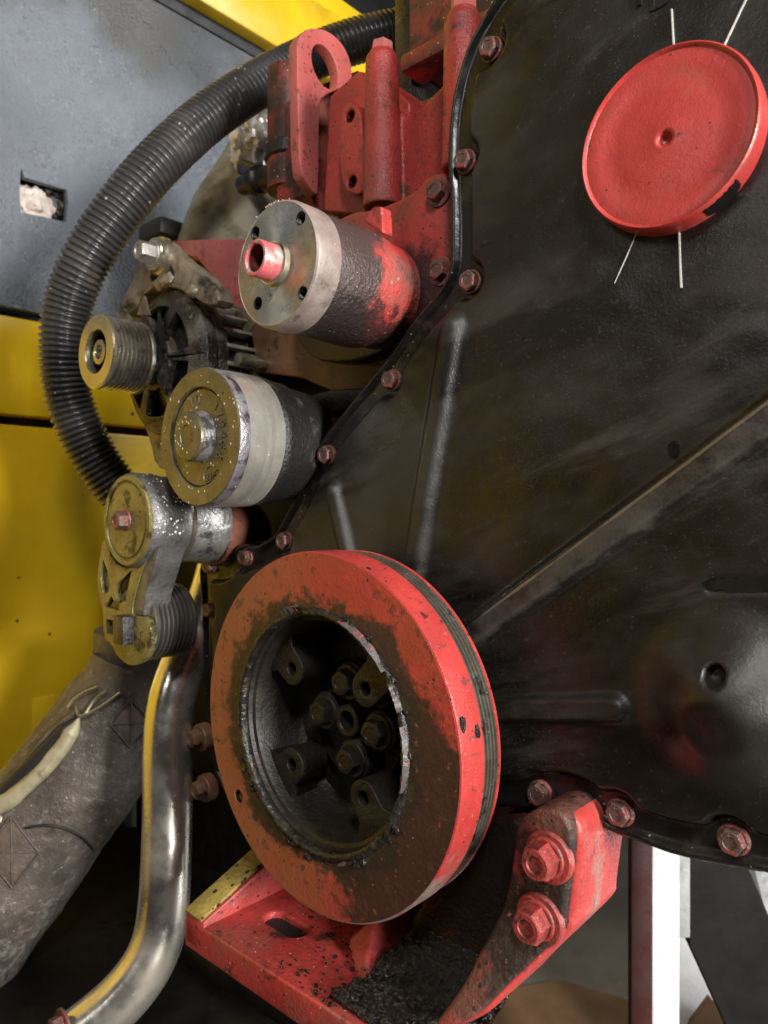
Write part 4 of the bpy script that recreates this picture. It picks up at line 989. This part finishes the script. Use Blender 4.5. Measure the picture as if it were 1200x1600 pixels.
for k in range(18):
    a = math.radians(random.uniform(-80, 70)); y = random.uniform(0.003, 0.036)
    pts.append((I0+Vector((RI*1.001*math.cos(a), y, RI*1.001*math.sin(a))), random.uniform(.0003, .0008), (math.cos(a), 0, math.sin(a))))
drops('oil_drops', idl, pts)

# ================================================================== ALTERNATOR
YA = -0.08; c = P(149, 549, YA); RA = 0.0350
alt = thing('alternator', (c.x, 0, c.z), 'dusty finned alternator with a ribbed pulley beside the hose', 'alternator')
A0 = origin(alt); AP = Vector((A0.x, YA, A0.z))
pul = lathe_obj('pulley', [(RA*0.56, 0.012), (RA*0.58, 0.001), (RA*0.60, 0.0), (RA*0.96, 0.0), (RA, 0.0012), (RA, 0.0035)], 'pulley_face', alt, AP, 96)
pr = [(RA, 0.0030), (RA*0.99, 0.0036)]
for k in range(8): y = 0.0042+k*0.0044; pr += [(RA*0.985, y), (RA*0.985, y+0.0010), (RA*0.90, y+0.0024), (RA*0.90, y+0.0030), (RA*0.985, y+0.0042)]
pr += [(RA, 0.0402), (RA*1.01, 0.0425), (RA*0.5, 0.0430)]
lathe_obj('groove_drum', pr, 'pulley', pul, AP, 96)
lathe_obj('pulley_well', [(RA*0.575, 0.006), (RA*0.52, 0.016), (RA*0.36, 0.018), (RA*0.34, 0.006), (RA*0.25, 0.005), (RA*0.23, 0.012), (0, 0.012)], 'black_metal', pul, AP, 64)
lathe_obj('shaft_nut', [(RA*0.34, 0.008), (RA*0.33, 0.0035), (RA*0.20, 0.003), (RA*0.17, 0.008), (RA*0.08, 0.008), (0.0, 0.005)], 'pulley_face', pul, AP, 48)
RB = 0.073
lathe_obj('rotor_core', [(0, -0.010), (0.030, -0.010), (0.056, 0.002), (0.062, 0.02), (0.062, 0.085), (0.078, 0.09), (0.078, 0.13), (0, 0.13)], 'black_metal', alt, A0, 48)
# front bearing plate with windows
ring = circle(0, 0, RB, 64); wins = []
for k in range(6):
    a0 = math.radians(30+60*k); w_ = []
    for i in range(9): a = a0+math.radians(-23+i*46/8); w_.append((0.055*math.cos(a), 0.055*math.sin(a)))
    for i in range(9): a = a0+math.radians(23-i*46/8); w_.append((0.029*math.cos(a), 0.029*math.sin(a)))
    wins.append(w_)
tf = lambda x, y, z: Vector((A0.x+x, -0.014-z+0.014*max(0, (math.hypot(x, y)-0.048)/0.025), A0.z+y))
V, F = plate(ring, wins, 0.012, 0.0015, tf); mk('front_housing', V, F, 'alt_dark', alt)
lathe_obj('bearing_boss', [(0.012, -0.034), (0.020, -0.034), (0.023, -0.028), (0.026, -0.008)], 'oily_dark', alt, A0, 48)
V, F = lathe([(RB-0.008, 0.006), (RB, 0.006), (RB+0.0015, 0.012), (RB, 0.018), (RB-0.008, 0.018), (RB-0.008, 0.006)], 64, A0); mk('front_band', V, F, 'alt_dark', alt)
V, F = lathe([(RB-0.009, 0.050), (RB, 0.050), (RB, 0.085), (RB-0.009, 0.085), (RB-0.009, 0.050)], 64, A0); mk('stator_band', V, F, 'alu', alt)
bm_ = bpy.data.meshes.new('fin'); v, f = bevelled(*box(RB-0.009, RB+0.0005, 0.016, 0.052, -0.0020, 0.0020), 0.0008); bm_.from_pydata([tuple(x) for x in v], [], f); finish(bm_, M['fin_alu'])
for k in range(26):
    o = place('fin', bm_, alt, A0); o.rotation_euler.y = -2*PI*k/26+0.08
# thorn-like fan blades showing behind the pulley
for (b0, b1, tip) in (((214, 492), (232, 492), (224, 462)), ((186, 500), (206, 500), (187, 474))):
    pa, pb, pt_ = P(*b0, -0.03), P(*b1, -0.03), P(*tip, -0.03)
    V, F = prism([pa, pb, pt_], (0, 0.003, 0)); mk('fan_blade', V, F, 'alu', alt)
# triangular ear with its bolt
YE = -0.012
oe = chaikin(xz([(178, 492), (205, 440), (222, 400), (228, 382), (240, 371), (256, 374), (268, 392), (338, 446), (343, 476), (322, 478), (300, 462), (262, 445), (228, 452), (205, 492)], YE), 1)
ie = xz([(238, 412), (258, 408), (270, 420), (272, 436), (250, 436), (232, 440)], YE)
V, F = plate(oe, [chaikin(ie, 1)], 0.018, 0.002, YF(YE+0.009)); mk('ear', V, F, 'alu', alt)
bk = xz([(196, 492), (214, 440), (232, 398), (262, 392), (322, 448), (322, 500), (210, 500)], 0.03)
V, F = plate(bk, [], 0.02, 0.002, YF(0.04)); mk('dark_back_plate', V, F, 'black_metal', alt)  # added black plate fills the dark gap inside the ear
q = P(242, 398, YE-0.008)
lathe_obj('ear_washer', [(0.006, -0.003), (0.0155, -0.003), (0.0165, -0.0015), (0.0165, 0.002), (0.019, 0.004), (0.019, 0.010)], 'pulley_face', alt, (q.x, YE-0.008, q.z), 40)
bolt(alt, (q.x, YE-0.011, q.z), 0.0105, 0.016, 0.0135, 'bolt_steel', 'bolt_steel')
for pq, rr_, sh, sd_ in (((256, 440), 0.012, (1.6, .5, .6), 11), ((300, 455), 0.008, (1.2, .6, .8), 12)):
    V, F = cast([lump(P(*pq, YE), rr_, sh, sd_, amp=.5)], 0.0018, 2); mk('dirt_cake', V, F, 'alu', alt)
V, F = cast([lump(P(252, 545, -0.022), 0.012, (.5, .6, 2.6), 13, amp=.7, fr=2), lump(P(262, 590, -0.018), 0.010, (.6, .6, 1.4), 14, amp=.6, fr=2)], 0.0016, 1); mk('oil_cake', V, F, 'sludge', alt)
# lower ear
oe = chaikin(xz([(196, 610), (215, 650), (232, 690), (240, 730), (262, 735), (268, 690), (290, 640), (300, 600)], 0.0), 1)
V, F = plate(oe, [], 0.02, 0.002, YF(0.012)); mk('lower_ear', V, F, 'alu', alt)
# red bracket behind the alternator ear
YR = 0.105
oe = xz([(268, 376), (372, 372), (378, 376), (390, 535), (352, 533), (344, 470), (330, 430), (306, 402), (285, 398), (268, 404)], YR)
V, F = plate(chaikin(oe, 0), [], 0.05, 0.002, YF(YR+0.025)); o = mk('alternator_bracket', V, F, 'red_dusty'); tag(o, 'red arched bracket plate between the alternator and the fan hub', 'bracket')

# ================================================================== BELT TENSIONER
YT = -0.085; c = P(197, 813, YT); RT = 0.0400
ten = thing('belt_tensioner', (c.x, YT, c.z), 'oily belt tensioner with a round cap, webbed arm and ribbed roller', 'tensioner')
T0 = origin(ten)
lathe_obj('cap_disc', [(0, 0.0), (RT*0.80, 0.0), (RT*0.84, 0.0012), (RT*0.86, 0.0012), (RT*0.88, -0.0006), (RT*0.97, -0.0004), (RT, 0.001), (RT, 0.004)], 'tens_face', ten, T0, 80)
lathe_obj('spring_case', [(RT*0.99, 0.002), (RT*1.04, 0.004), (RT*1.04, 0.022), (RT*0.98, 0.030), (RT*0.98, 0.040), (RT*1.0, 0.042)], 'tens_arm', ten, T0, 80, 50, dent)
lathe_obj('case_seam', [(RT*0.99, 0.041), (RT*1.03, 0.042), (RT*1.03, 0.045), (RT*0.98, 0.046)], 'pulley_face', ten, T0, 80)
lathe_obj('base_case', [(RT*0.97, 0.045), (RT*0.98, 0.072), (RT*1.04, 0.074), (RT*1.04, 0.082), (RT*0.9, 0.083)], 'alu_clean', ten, T0, 80, 50, dent)
bolt(ten, (T0.x-0.001, YT, T0.z), 0.0085, 0.010, 0.0095, 'bolt')
# arm outline in the front plane, with triangular windows
YM = YT+0.006
arm = chaikin(xz([(163, 832), (155, 875), (151, 905), (155, 935), (161, 955), (161, 998), (174, 1006), (184, 1028), (204, 1042), (224, 1034), (235, 1012), (237, 985), (228, 964), (206, 962), (207, 945), (214, 915), (224, 885), (236, 862), (214, 884), (195, 889), (176, 878)], YM), 1)
wins_ = [[(161, 874), (168, 892), (172, 914), (168, 926), (161, 928), (157, 905)], [(206, 890), (202, 908), (196, 940), (185, 941), (179, 927), (183, 911)],
         [(174, 931), (186, 954), (163, 948)], [(166, 967), (180, 970), (180, 993), (167, 990)]]
V, F = cut(bevelled(*prism([Vector((x, YM, z)) for x, z in arm], (0, 0.006, 0)), 0.0006), [prism([P(a, b, YM)+Vector((0, -0.004, 0)) for a, b in w_], (0, 0.016, 0)) for w_ in wins_])
mk('arm_web', V, F, 'tens_face', ten, 40)
side = xz([(236, 858), (224, 885), (214, 915), (207, 945), (206, 962), (212, 962), (222, 962), (226, 930), (236, 895), (248, 855)], YM)
V, F = plate(side, [], 0.026, 0.001, YF(YM+0.014)); mk('arm_flank', V, F, 'tens_arm', ten, 40)
back = xz([(163, 850), (157, 900), (162, 950), (168, 1000), (200, 1000), (205, 950), (215, 900), (230, 860)], YM+0.012)
V, F = plate(back, [], 0.004, 0.0006, YF(YM+0.014)); mk('arm_back', V, F, 'black_metal', ten, 40)
q = P(194, 984, YM-0.004); V, F = bevelled(*box(q.x-0.0085, q.x+0.0085, YM-0.010, YM+0.004, q.z-0.0125, q.z+0.0125), 0.001); mk('square_stub', V, F, 'oily_dark', ten)
YQ = YT+0.013; q = P(211, 975, YQ); RQ = 0.0335
rol = lathe_obj('roller', [(0, 0.0), (RQ*0.9, 0.0), (RQ, 0.001), (RQ, 0.003)], 'pulley', ten, (q.x, YQ, q.z), 80)
pr = [(RQ, 0.0025)]
for k in range(8): y = 0.004+k*0.0045; pr += [(RQ*0.995, y), (RQ*0.995, y+0.0016), (RQ*0.89, y+0.0026), (RQ*0.89, y+0.0034)]
pr += [(RQ, 0.041), (RQ*0.97, 0.0435), (0, 0.0435)]
lathe_obj('rib_drum', pr, 'rib_black', rol, (q.x, YQ, q.z), 80)
pts = []
for k in range(70):
    a = math.radians(random.uniform(-20, 85)); y = random.uniform(0.006, 0.036); r_ = RT*1.04
    pts.append((T0+Vector((r_*math.cos(a), y, r_*math.sin(a))), random.uniform(.0004, .0011), (math.cos(a), 0, math.sin(a))))
drops('oil_drops', ten, pts, 'foil')
# red mounting lobe behind it
q = P(350, 835, 0.015); V, F = cast([cyl((q.x, 0.0, q.z), (q.x, 0.05, q.z), 0.030), prism([P(338, 840, 0.0), P(346, 800, 0.0), P(352, 840, 0), P(354, 870, 0)], (0, 0.02, 0))], 0.002, 4)
o = mk('tensioner_mount', V, F, 'red_dirty'); tag(o, 'small dark red casting lobe behind the tensioner, above the cover corner bolts', 'mount')

# ================================================================== PIPES AT THE LOWER LEFT
cp = [(345, 880, .76), (330, 935, .75), (312, 985, .74), (285, 1045, .73), (268, 1100, .72), (262, 1170, .71), (262, 1260, .70), (260, 1340, .69), (256, 1410, .68), (246, 1470, .67), (222, 1520, .66), (180, 1570, .65), (120, 1620, .64), (60, 1670, .63)]
C, Ls = spline([PD(a, b, d) for a, b, d in cp], 120)
V, F = sweep(C, np.full(len(C), 0.0232), 48); o = mk('steel_pipe', V, F, 'chrome', None, 80); tag(o, 'bent shiny stainless steel pipe left of the damper', 'pipe')
q = P(95, 1600, -0.03); bp = thing('pipe_clamp_bolt', PD(98, 1603, .63), 'small red bolt head at the bottom edge beside the steel pipe', 'bolt')
bolt(bp, origin(bp), 0.010, 0.01)
# exhaust pipe wrapped in a heat blanket
wp = [(228, 1050, .86), (203, 1106, .85), (146, 1180, .84), (90, 1254, .83), (36, 1328, .82), (-30, 1424, .81), (-100, 1530, .80)]
C, Ls = spline([PD(a, b, d) for a, b, d in wp], 150)
def wobw(i, w): return 1+0.05*mnoise.fractal(Vector((math.cos(w)*1.2, math.sin(w)*1.2, i*0.03)), 0.9, 2.0, 4)+0.02*math.sin(w*3+i*0.05)+0.022*(0.35-abs(mnoise.noise(Vector((math.cos(w)*2.2, math.sin(w)*2.2, i*0.05)))))
ex = thing('wrapped_exhaust_pipe', PD(100, 1260, .84), 'thick exhaust pipe in a grey-brown heat blanket at the lower left', 'exhaust pipe')
Rr = np.interp(np.linspace(0, 1, 150), [0, 0.15, 0.5, 1], [0.062, 0.068, 0.071, 0.074])
V, F = sweep(C, Rr, 72, wobw); mk('heat_blanket', V, F, 'blanket', ex, 80)
from mathutils.bvhtree import BVHTree
bvh = BVHTree.FromPolygons([Vector(v) for v in V], F)
def on_surf(px, py, off=0.002):
    h_, n_, _, _ = bvh.ray_cast(CAM, ray(px, py).normalized())
    if h_ is None: return None
    if n_.dot(ray(px, py)) > 0: n_ = -n_
    return h_+n_*off
def near(px, py, off, d):
    q = on_surf(px, py, off); return q if q is not None else PD(px, py, d)
def cord(name, pts, r, m, parent, seg=10, n=60, taper=False, wob=None):
    C, _ = spline(pts, n); t_ = np.linspace(0, 1, n); R = np.full(n, r)
    if taper: R = r*np.clip(np.minimum(t_, 1-t_)*8+0.15, 0, 1)
    V, F = sweep(C, R, seg, wob); return mk(name, V, F, m, parent, 80)
# open seam along the upper left: black cord for the shade in the slit, pale rolled lip, thin outer edge
cord('slit_shade', [near(a, b, 0.0, d) for a, b, d in ((122, 1122, .815), (83, 1164, .81), (48, 1199, .80), (13, 1236, .795), (-40, 1290, .79))], 0.0095, 'gap_black', ex, taper=True)
cord('seam_lip', [near(a, b, 0.003, d) for a, b, d in ((126, 1122, .80), (118, 1140, .795), (96, 1173, .79), (60, 1212, .78), (22, 1247, .775), (-5, 1264, .77), (-40, 1300, .765))], 0.0088, 'lip', ex, 20, 120, True,
     lambda i, w: 1+0.22*mnoise.fractal(Vector((math.cos(w)*.6, math.sin(w)*.6, i*0.03)), .9, 2, 3))
cord('seam_edge', [near(a, b, 0.002, d) for a, b, d in ((122, 1112, .83), (83, 1144, .825), (44, 1190, .82), (0, 1242, .81), (-30, 1280, .80))], 0.0028, 'blanket', ex)
# bent wire hooks lacing the seam
for pts in (((112, 1108, .79), (122, 1096, .785), (138, 1084, .785), (158, 1074, .79)), ((125, 1106, .785), (129, 1118, .782), (140, 1117, .782), (165, 1103, .785), (191, 1082, .80)), ((138, 1116, .785), (152, 1096, .785), (172, 1080, .80)), ((-6, 1268, .76), (6, 1275, .758), (4, 1284, .758))):
    cord('wire_hook', [near(p[0], p[1], 0.006, p[2]) for p in pts], 0.0019, 'pulley_face', ex, 8, 24)
pts = [on_surf(a, b, 0.0006) for a, b in ((30, 1296), (60, 1290), (88, 1291), (115, 1300), (132, 1312), (146, 1328))]
cord('crease_shade', [p for p in pts if p], 0.0015, 'gap_black', ex, 8, 50, True)  # black cord laid on for the shade in a crease
# stitched diamond patches lying on the cloth
def quilt(cx, cy, w_, h_):
    n = 12; V = []; F = []
    for i in range(n+1):
        for j in range(n+1):
            a, b = i/n*2-1, j/n*2-1
            q = on_surf(cx+(a+b)*0.5*w_, cy+(a-b)*0.5*h_, 0.0016+0.0016*(1-max(abs(a), abs(b))**4))
            V.append(q if q else Vector((0, 0, -5)))
    if any(v.z < -1 for v in V): return
    for i in range(n):
        for j in range(n): F.append([i*(n+1)+j, (i+1)*(n+1)+j, (i+1)*(n+1)+j+1, i*(n+1)+j+1])
    o = mk('quilt_patch', V, F, 'quilt', ex, 60)
    for p0, p1 in (((-.9, 0), (.9, 0)), ((0, -.9), (0, .9)), ((-.95, 0), (0, .95)), ((0, .95), (.95, 0)), ((.95, 0), (0, -.95)), ((0, -.95), (-.95, 0))):
        pp = [on_surf(cx+(p0[0]+(p1[0]-p0[0])*t_)*w_, cy+(p0[1]+(p1[1]-p0[1])*t_)*h_, 0.0036) for t_ in np.linspace(0, 1, 6)]
        if all(pp): cord('stitching', pp, 0.0009, 'blanket', o, 6, 20)
quilt(20, 1330, 44, 58); quilt(205, 1130, 34, 40)
# vertical exhaust stub above
c_t, c_b = PD(232, 985, .89), PD(228, 1062, .89)
V, F = cyl(c_t, c_b, 0.062, 0.062, 48); st = thing('exhaust_stub', PD(230, 1030, .89), 'brown cylindrical exhaust stub behind the tensioner roller', 'pipe')
mk('stub_wall', V, F, 'blanket', st)
V, F = lathe([(0.062, -0.006), (0.068, -0.004), (0.068, 0.004), (0.062, 0.006)], 56); V = [Vector((v[0], v[2], v[1]))+c_b for v in V]; mk('stub_rim', V, F, 'blanket', st)
# turbo blanket, upper middle background
c = PD(395, 330, 1.02)
tb = thing('turbo_blanket', c, 'pale stained heat blanket and crumpled foil behind the fan hub', 'heat blanket')
C, _ = spline([PD(470, 150, 1.12), PD(440, 230, 1.10), PD(410, 310, 1.08), PD(375, 390, 1.05), PD(340, 470, 1.03)], 90)
def wobt(i, w): return 1+0.10*mnoise.fractal(Vector((math.cos(w)*1.3, math.sin(w)*1.3, i*0.035)), 0.9, 2.0, 4)+0.03*math.sin(5*w+i*0.08)
V, F = sweep(C, np.interp(np.linspace(0, 1, 90), [0, .4, 1], [0.045, 0.075, 0.085]), 72, wobt); mk('blanket_cloth', V, F, 'blanket_pale', tb, 80)
def crease(c, r, sy, seed, n=46):
    V = []; F = []
    for i in range(n+1):
        for j in range(2*n):
            a = PI*i/n; b = PI*j/n; d = Vector((math.sin(a)*math.cos(b), math.sin(a)*math.sin(b), math.cos(a)))
            k = 1+0.55*(0.5-abs(mnoise.noise(d*2.1+Vector((seed, 0, 0)))))+0.28*(0.5-abs(mnoise.noise(d*4.7+Vector((0, seed, 0)))))+0.10*mnoise.noise(d*11)
            V.append(Vector(c)+Vector((d.x*r*sy[0]*k, d.y*r*sy[1]*k, d.z*r*sy[2]*k)))
    for i in range(n):
        for j in range(2*n): k = (j+1) % (2*n); F.append([i*2*n+j, i*2*n+k, (i+1)*2*n+k, (i+1)*2*n+j])
    return V, F
V, F = crease(PD(414, 224, .99), 0.043, (0.80, .80, 1.15), 25); mk('foil_wrap', V, F, 'foil', tb, 25)
V, F = cyl(PD(380, 262, .96), PD(452, 292, .90), 0.010, 0.014, 20); mk('foil_clamp', V, F, 'black_metal', tb)
V, F = bevelled(*box(PD(262, 358, 1.02).x-0.03, PD(262, 358, 1.02).x+0.03, PD(262, 358, 1.02).y-0.03, PD(262, 358, 1.02).y+0.03, PD(262, 370, 1.02).z-0.01, PD(262, 352, 1.02).z), 0.008)
o = mk('cable_clip', V, F, 'gap_black'); tag(o, 'small black clip between the hose and the alternator ear bolt', 'clip')

# ================================================================== ENGINE MOUNT
mt = thing('engine_mount', P(600, 1500, -0.03), 'red cast engine mount bracket below the damper, oily, with a slot', 'mount bracket')
YF0 = -0.087
fl_ = P(290, 1432, YF0); ztr = fl_.z; xl = fl_.x; xr_ = P(700, 1605, YF0).x
zt2 = ztr
slot = PZ(446, 1443, ztr); 
sl = []
e = 0.0125; w = 0.0085
for i in range(13): a = math.radians(-90+i*15); sl.append((slot.x+e+w*math.cos(a), slot.y+w*math.sin(a)))
for i in range(13): a = math.radians(90+i*15); sl.append((slot.x-e+w*math.cos(a), slot.y+w*math.sin(a)))
out = [(xl, YF0), (xr_-0.015, YF0), (-0.325, 0.06), (xl, 0.06)]
V, F = plate(out, [sl], 0.024, 0.003, lambda x, y, z: Vector((x, y, ztr-0.012+z))); mk('tray', V, F, 'red', mt, 40)
V, F = plate([(p[0], p[1]) for p in [(slot.x-0.03, slot.y-0.02), (slot.x+0.03, slot.y-0.02), (slot.x+0.03, slot.y+0.02), (slot.x-0.03, slot.y+0.02)]], [], 0.003, 0.0005, lambda x, y, z: Vector((x, y, ztr-0.0065+z))); mk('slot_dark_plate', V, F, 'gap_black', mt)  # added black plate gives the open slot its darkness
# left gusset: its sloping front edge is greasy yellow
g = [P(290, 1432, YF0), P(352, 1292, -0.005), P(352, 1130, 0.0)]
xg = xl
prof_ = [(YF0, ztr-0.02), (YF0, ztr+0.004), (-0.012, P(350, 1292, -0.012).z), (0.0, P(330, 1180, 0.0).z), (0.0, P(330, 1090, 0.0).z), (0.05, P(330, 1090, 0.0).z), (0.05, ztr-0.02)]
V, F = prism([(xg, y, z) for y, z in prof_], (0.024, 0, 0)); V, F = bevelled(V, F, 0.002); mk('left_gusset', V, F, 'red', mt)
pa, pb = Vector((xg+0.001, YF0-0.001, ztr+0.004)), Vector((xg+0.001, -0.0135, P(350, 1292, -0.012).z+0.002))
n_ = Vector((0, -(pb.z-pa.z), pb.y-pa.y)).normalized(); n_ = n_ if n_.y < 0 else -n_
V, F = bevelled(*prism([pa, pa+Vector((0.022, 0, 0)), pb+Vector((0.022, 0, 0)), pb], n_*0.003), 0.001); mk('greasy_edge', V, F, 'yellow_edge', mt)
for px, py in ((312, 1152), (318, 1232)):
    q = P(px, py, -0.004); V, F = cyl((q.x, 0.004, q.z), (q.x, -0.004, q.z), 0.013); mk('bolt_boss', V, F, 'rust_brown', mt)
    bolt(mt, (q.x, -0.0045, q.z), 0.0085, 0.010, 0.012, 'rust_brown')  # boss and bolt: yellow light put into their rust-brown colour
# middle web between tray and block
a = P(560, 1450, -0.02)
V, F = cast([prism([P(540, 1470, -0.035), P(585, 1430, -0.02), P(620, 1500, -0.02), P(640, 1560, -0.045), P(560, 1560, -0.06)], (0, 0.05, 0.0))], 0.0025, 4); mk('web', V, F, 'red', mt)
V, F = bevelled(*box(xl+0.02, -0.325, 0.02, 0.05, ztr-0.01, P(600, 1300, 0.02).z), 0.006); mk('rear_wall', V, F, 'block', mt)
# right arm, rounded top, two big bolts
YAm = -0.030
arm = [(806, 1290), (822, 1272), (846, 1262), (872, 1266), (888, 1284), (894, 1310), (886, 1380), (878, 1440), (868, 1466), (800, 1530), (735, 1590), (700, 1630), (640, 1640), (700, 1560), (745, 1490), (785, 1420), (800, 1350)]
def toarm(x, z, th_):   # the lower end leans forward to meet the tray's front edge
    t_ = max(0.0, min(1.0, (P(830, 1440, YAm).z-z)/0.09)); return YAm-0.055*t_+th_
pts = chaikin([(P(a, b, YAm-0.055*max(0, min(1, (b-1440)/170))).x, P(a, b, YAm-0.055*max(0, min(1, (b-1440)/170))).z) for a, b in arm], 2)
V, F = plate(pts, [], 0.040, 0.003, lambda x, y, z: Vector((x, toarm(x, y, 0.020-z), y)), 3)
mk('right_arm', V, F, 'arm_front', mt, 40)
V, F = mods(*plate(pts, [], 0.062, 0.004, lambda x, y, z: Vector((x-0.0+0.0022, toarm(x, y, 0.038-z), y-0.0016)), 3), lambda ob: None); mk('right_arm_flank', V, F, 'arm_flank', mt, 40)
for px, py in ((852, 1343), (838, 1440)):
    q = P(px, py, YAm-0.006); y_ = toarm(q.x, q.z, 0)
    q = P(px+6, py-4, y_); lathe_obj('bolt_seat', [(0, -0.0025), (0.0142, -0.0025), (0.0152, -0.0012), (0.0152, 0.002)], 'red_worn', mt, (q.x, y_, q.z), 40)
    bolt(mt, (q.x-0.001, y_-0.0025, q.z), 0.0104, 0.0125, 0.012, 'red_worn')
V, F = cast([prism([P(a, b, -0.002) for a, b in ((610, 1520), (640, 1440), (700, 1340), (770, 1282), (812, 1278), (830, 1400), (790, 1470), (720, 1560), (660, 1600))], (0, 0.035, 0))], 0.003, 6); mk('inner_web', V, F, 'web_dark', mt, 60)
# wet sludge heap on the tray: height field of granules
sx0, sx1, sy0, sy1 = P(545, 1500, -0.05).x, xr_-0.01, -0.082, 0.02
n1_, n2_ = 90, 80; V = []; F = []
for i in range(n1_):
    for j in range(n2_):
        x = sx0+(sx1-sx0)*i/(n1_-1); y = sy0+(sy1-sy0)*j/(n2_-1)
        e = min(i, n1_-1-i, (j+14), n2_-1-j+20)/9.0
        b_ = 0.010*sstep(np.array(e+0.7*mnoise.fractal(Vector((x*60, y*60, 1)), .9, 2, 4)), 0.2, 2.2)
        z = ztr-0.003+float(b_)+0.35*max(0, y-(-0.045))*(1 if i > 18 else i/18)*0.9+0.0022*mnoise.fractal(Vector((x*260, y*260, 4)), .7, 2, 3)
        V.append((x, y, z))
for i in range(n1_-1):
    for j in range(n2_-1): F.append([i*n2_+j, (i+1)*n2_+j, (i+1)*n2_+j+1, i*n2_+j+1])
o = mk('oil_sludge', V, F, 'sludge', mt, 80); tag(o, kind='stuff')
gr = []
for k in range(420):
    x = random.gauss((sx0+sx1)/2-0.004, 0.050); y = random.uniform(-0.084, 0.0)
    if not (xl+0.03 < x < xr_-0.02): continue
    r = random.uniform(.0006, .0018)
    v, f = lump((x, y, ztr+r*0.5+(0.012 if sx0+0.02 < x < sx1-0.01 else 0)), r, (1, 1, .7), k, 3, .5); gr.append((v, f))
o = mk('grit', *join(*gr), 'sludge', mt, 60); tag(o, kind='stuff')

# ================================================================== LOWER RIGHT BACKGROUND
def post(x0, x1, py0, d, m, depth, name, label, cat, py1=2000):
    a, b = PD(x0, py0, d), PD(x1, py0, d); z0_ = PD(x0, py1, d).z
    V, F = bevelled(*prism([Vector((a.x, a.y, max(0, z0_))), Vector((b.x, b.y, max(0, z0_))), b, a], ray(600, 800)*depth), 0.002)
    o = mk(name, V, F, m); return tag(o, label, cat)
post(986, 1020, 1240, .80, 'dark_red', 0.012, 'red_upright', 'dark red upright bar between the mount arm and the white post', 'bar')
post(1019, 1062, 1250, .95, 'white_paint', 0.05, 'white_post', 'white painted steel post in the lower right background', 'post')
post(1060, 1079, 1300, .97, 'grey_paint', 0.02, 'grey_plate', 'short grey metal plate fixed beside the white post', 'plate', 1466)
a = [PD(1079, 1290, 1.02), PD(1079, 1478, 1.02), PD(1180, 1700, 1.02), PD(1420, 1700, 1.02), PD(1218, 1470, 1.02), PD(1140, 1290, 1.02)]
V, F = prism(a, ray(600, 800)*0.02); o = mk('black_sheet', V, F, 'black_sheet'); tag(o, 'black slanting sheet right of the white post', 'sheet')
a = [PD(1060, 1250, 1.15), PD(1060, 1760, 1.15), PD(1600, 1760, 1.15), PD(1600, 1250, 1.15)]
V, F = prism(a, ray(600, 800)*0.02); o = mk('white_board', V, F, 'white_paint'); tag(o, 'bright white board behind the black slanting sheet', 'board')
a = [PD(1172, 1330, 1.10), PD(1208, 1470, 1.10), PD(1320, 1640, 1.10), PD(1400, 1640, 1.10), PD(1400, 1330, 1.10)]
V, F = prism(a, ray(600, 800)*0.02); o = mk('grey_sheet', V, F, 'grey_paint'); tag(o, 'grey sheet at the right edge beyond the white stripe', 'sheet')
a = [PD(1080, 1600, 1.12), PD(1110, 1560, 1.12), PD(1240, 1700, 1.12), PD(1060, 1700, 1.12)]
V, F = prism(a, ray(600, 800)*0.01); o = mk('brown_board', V, F, 'card'); tag(o, 'brown board corner at the bottom edge below the white board', 'board')
# brown cardboard on the floor
V, F = prism([PZ(700, 1560, 0.004), PZ(880, 1535, 0.004), PZ(1100, 1600, 0.004), PZ(1100, 1900, 0.004), PZ(600, 1900, 0.004)], (0, 0, 0.004))
o = mk('floor_cardboard', V, F, 'card'); tag(o, 'brown cardboard sheet on the floor beneath the mount arm', 'cardboard')
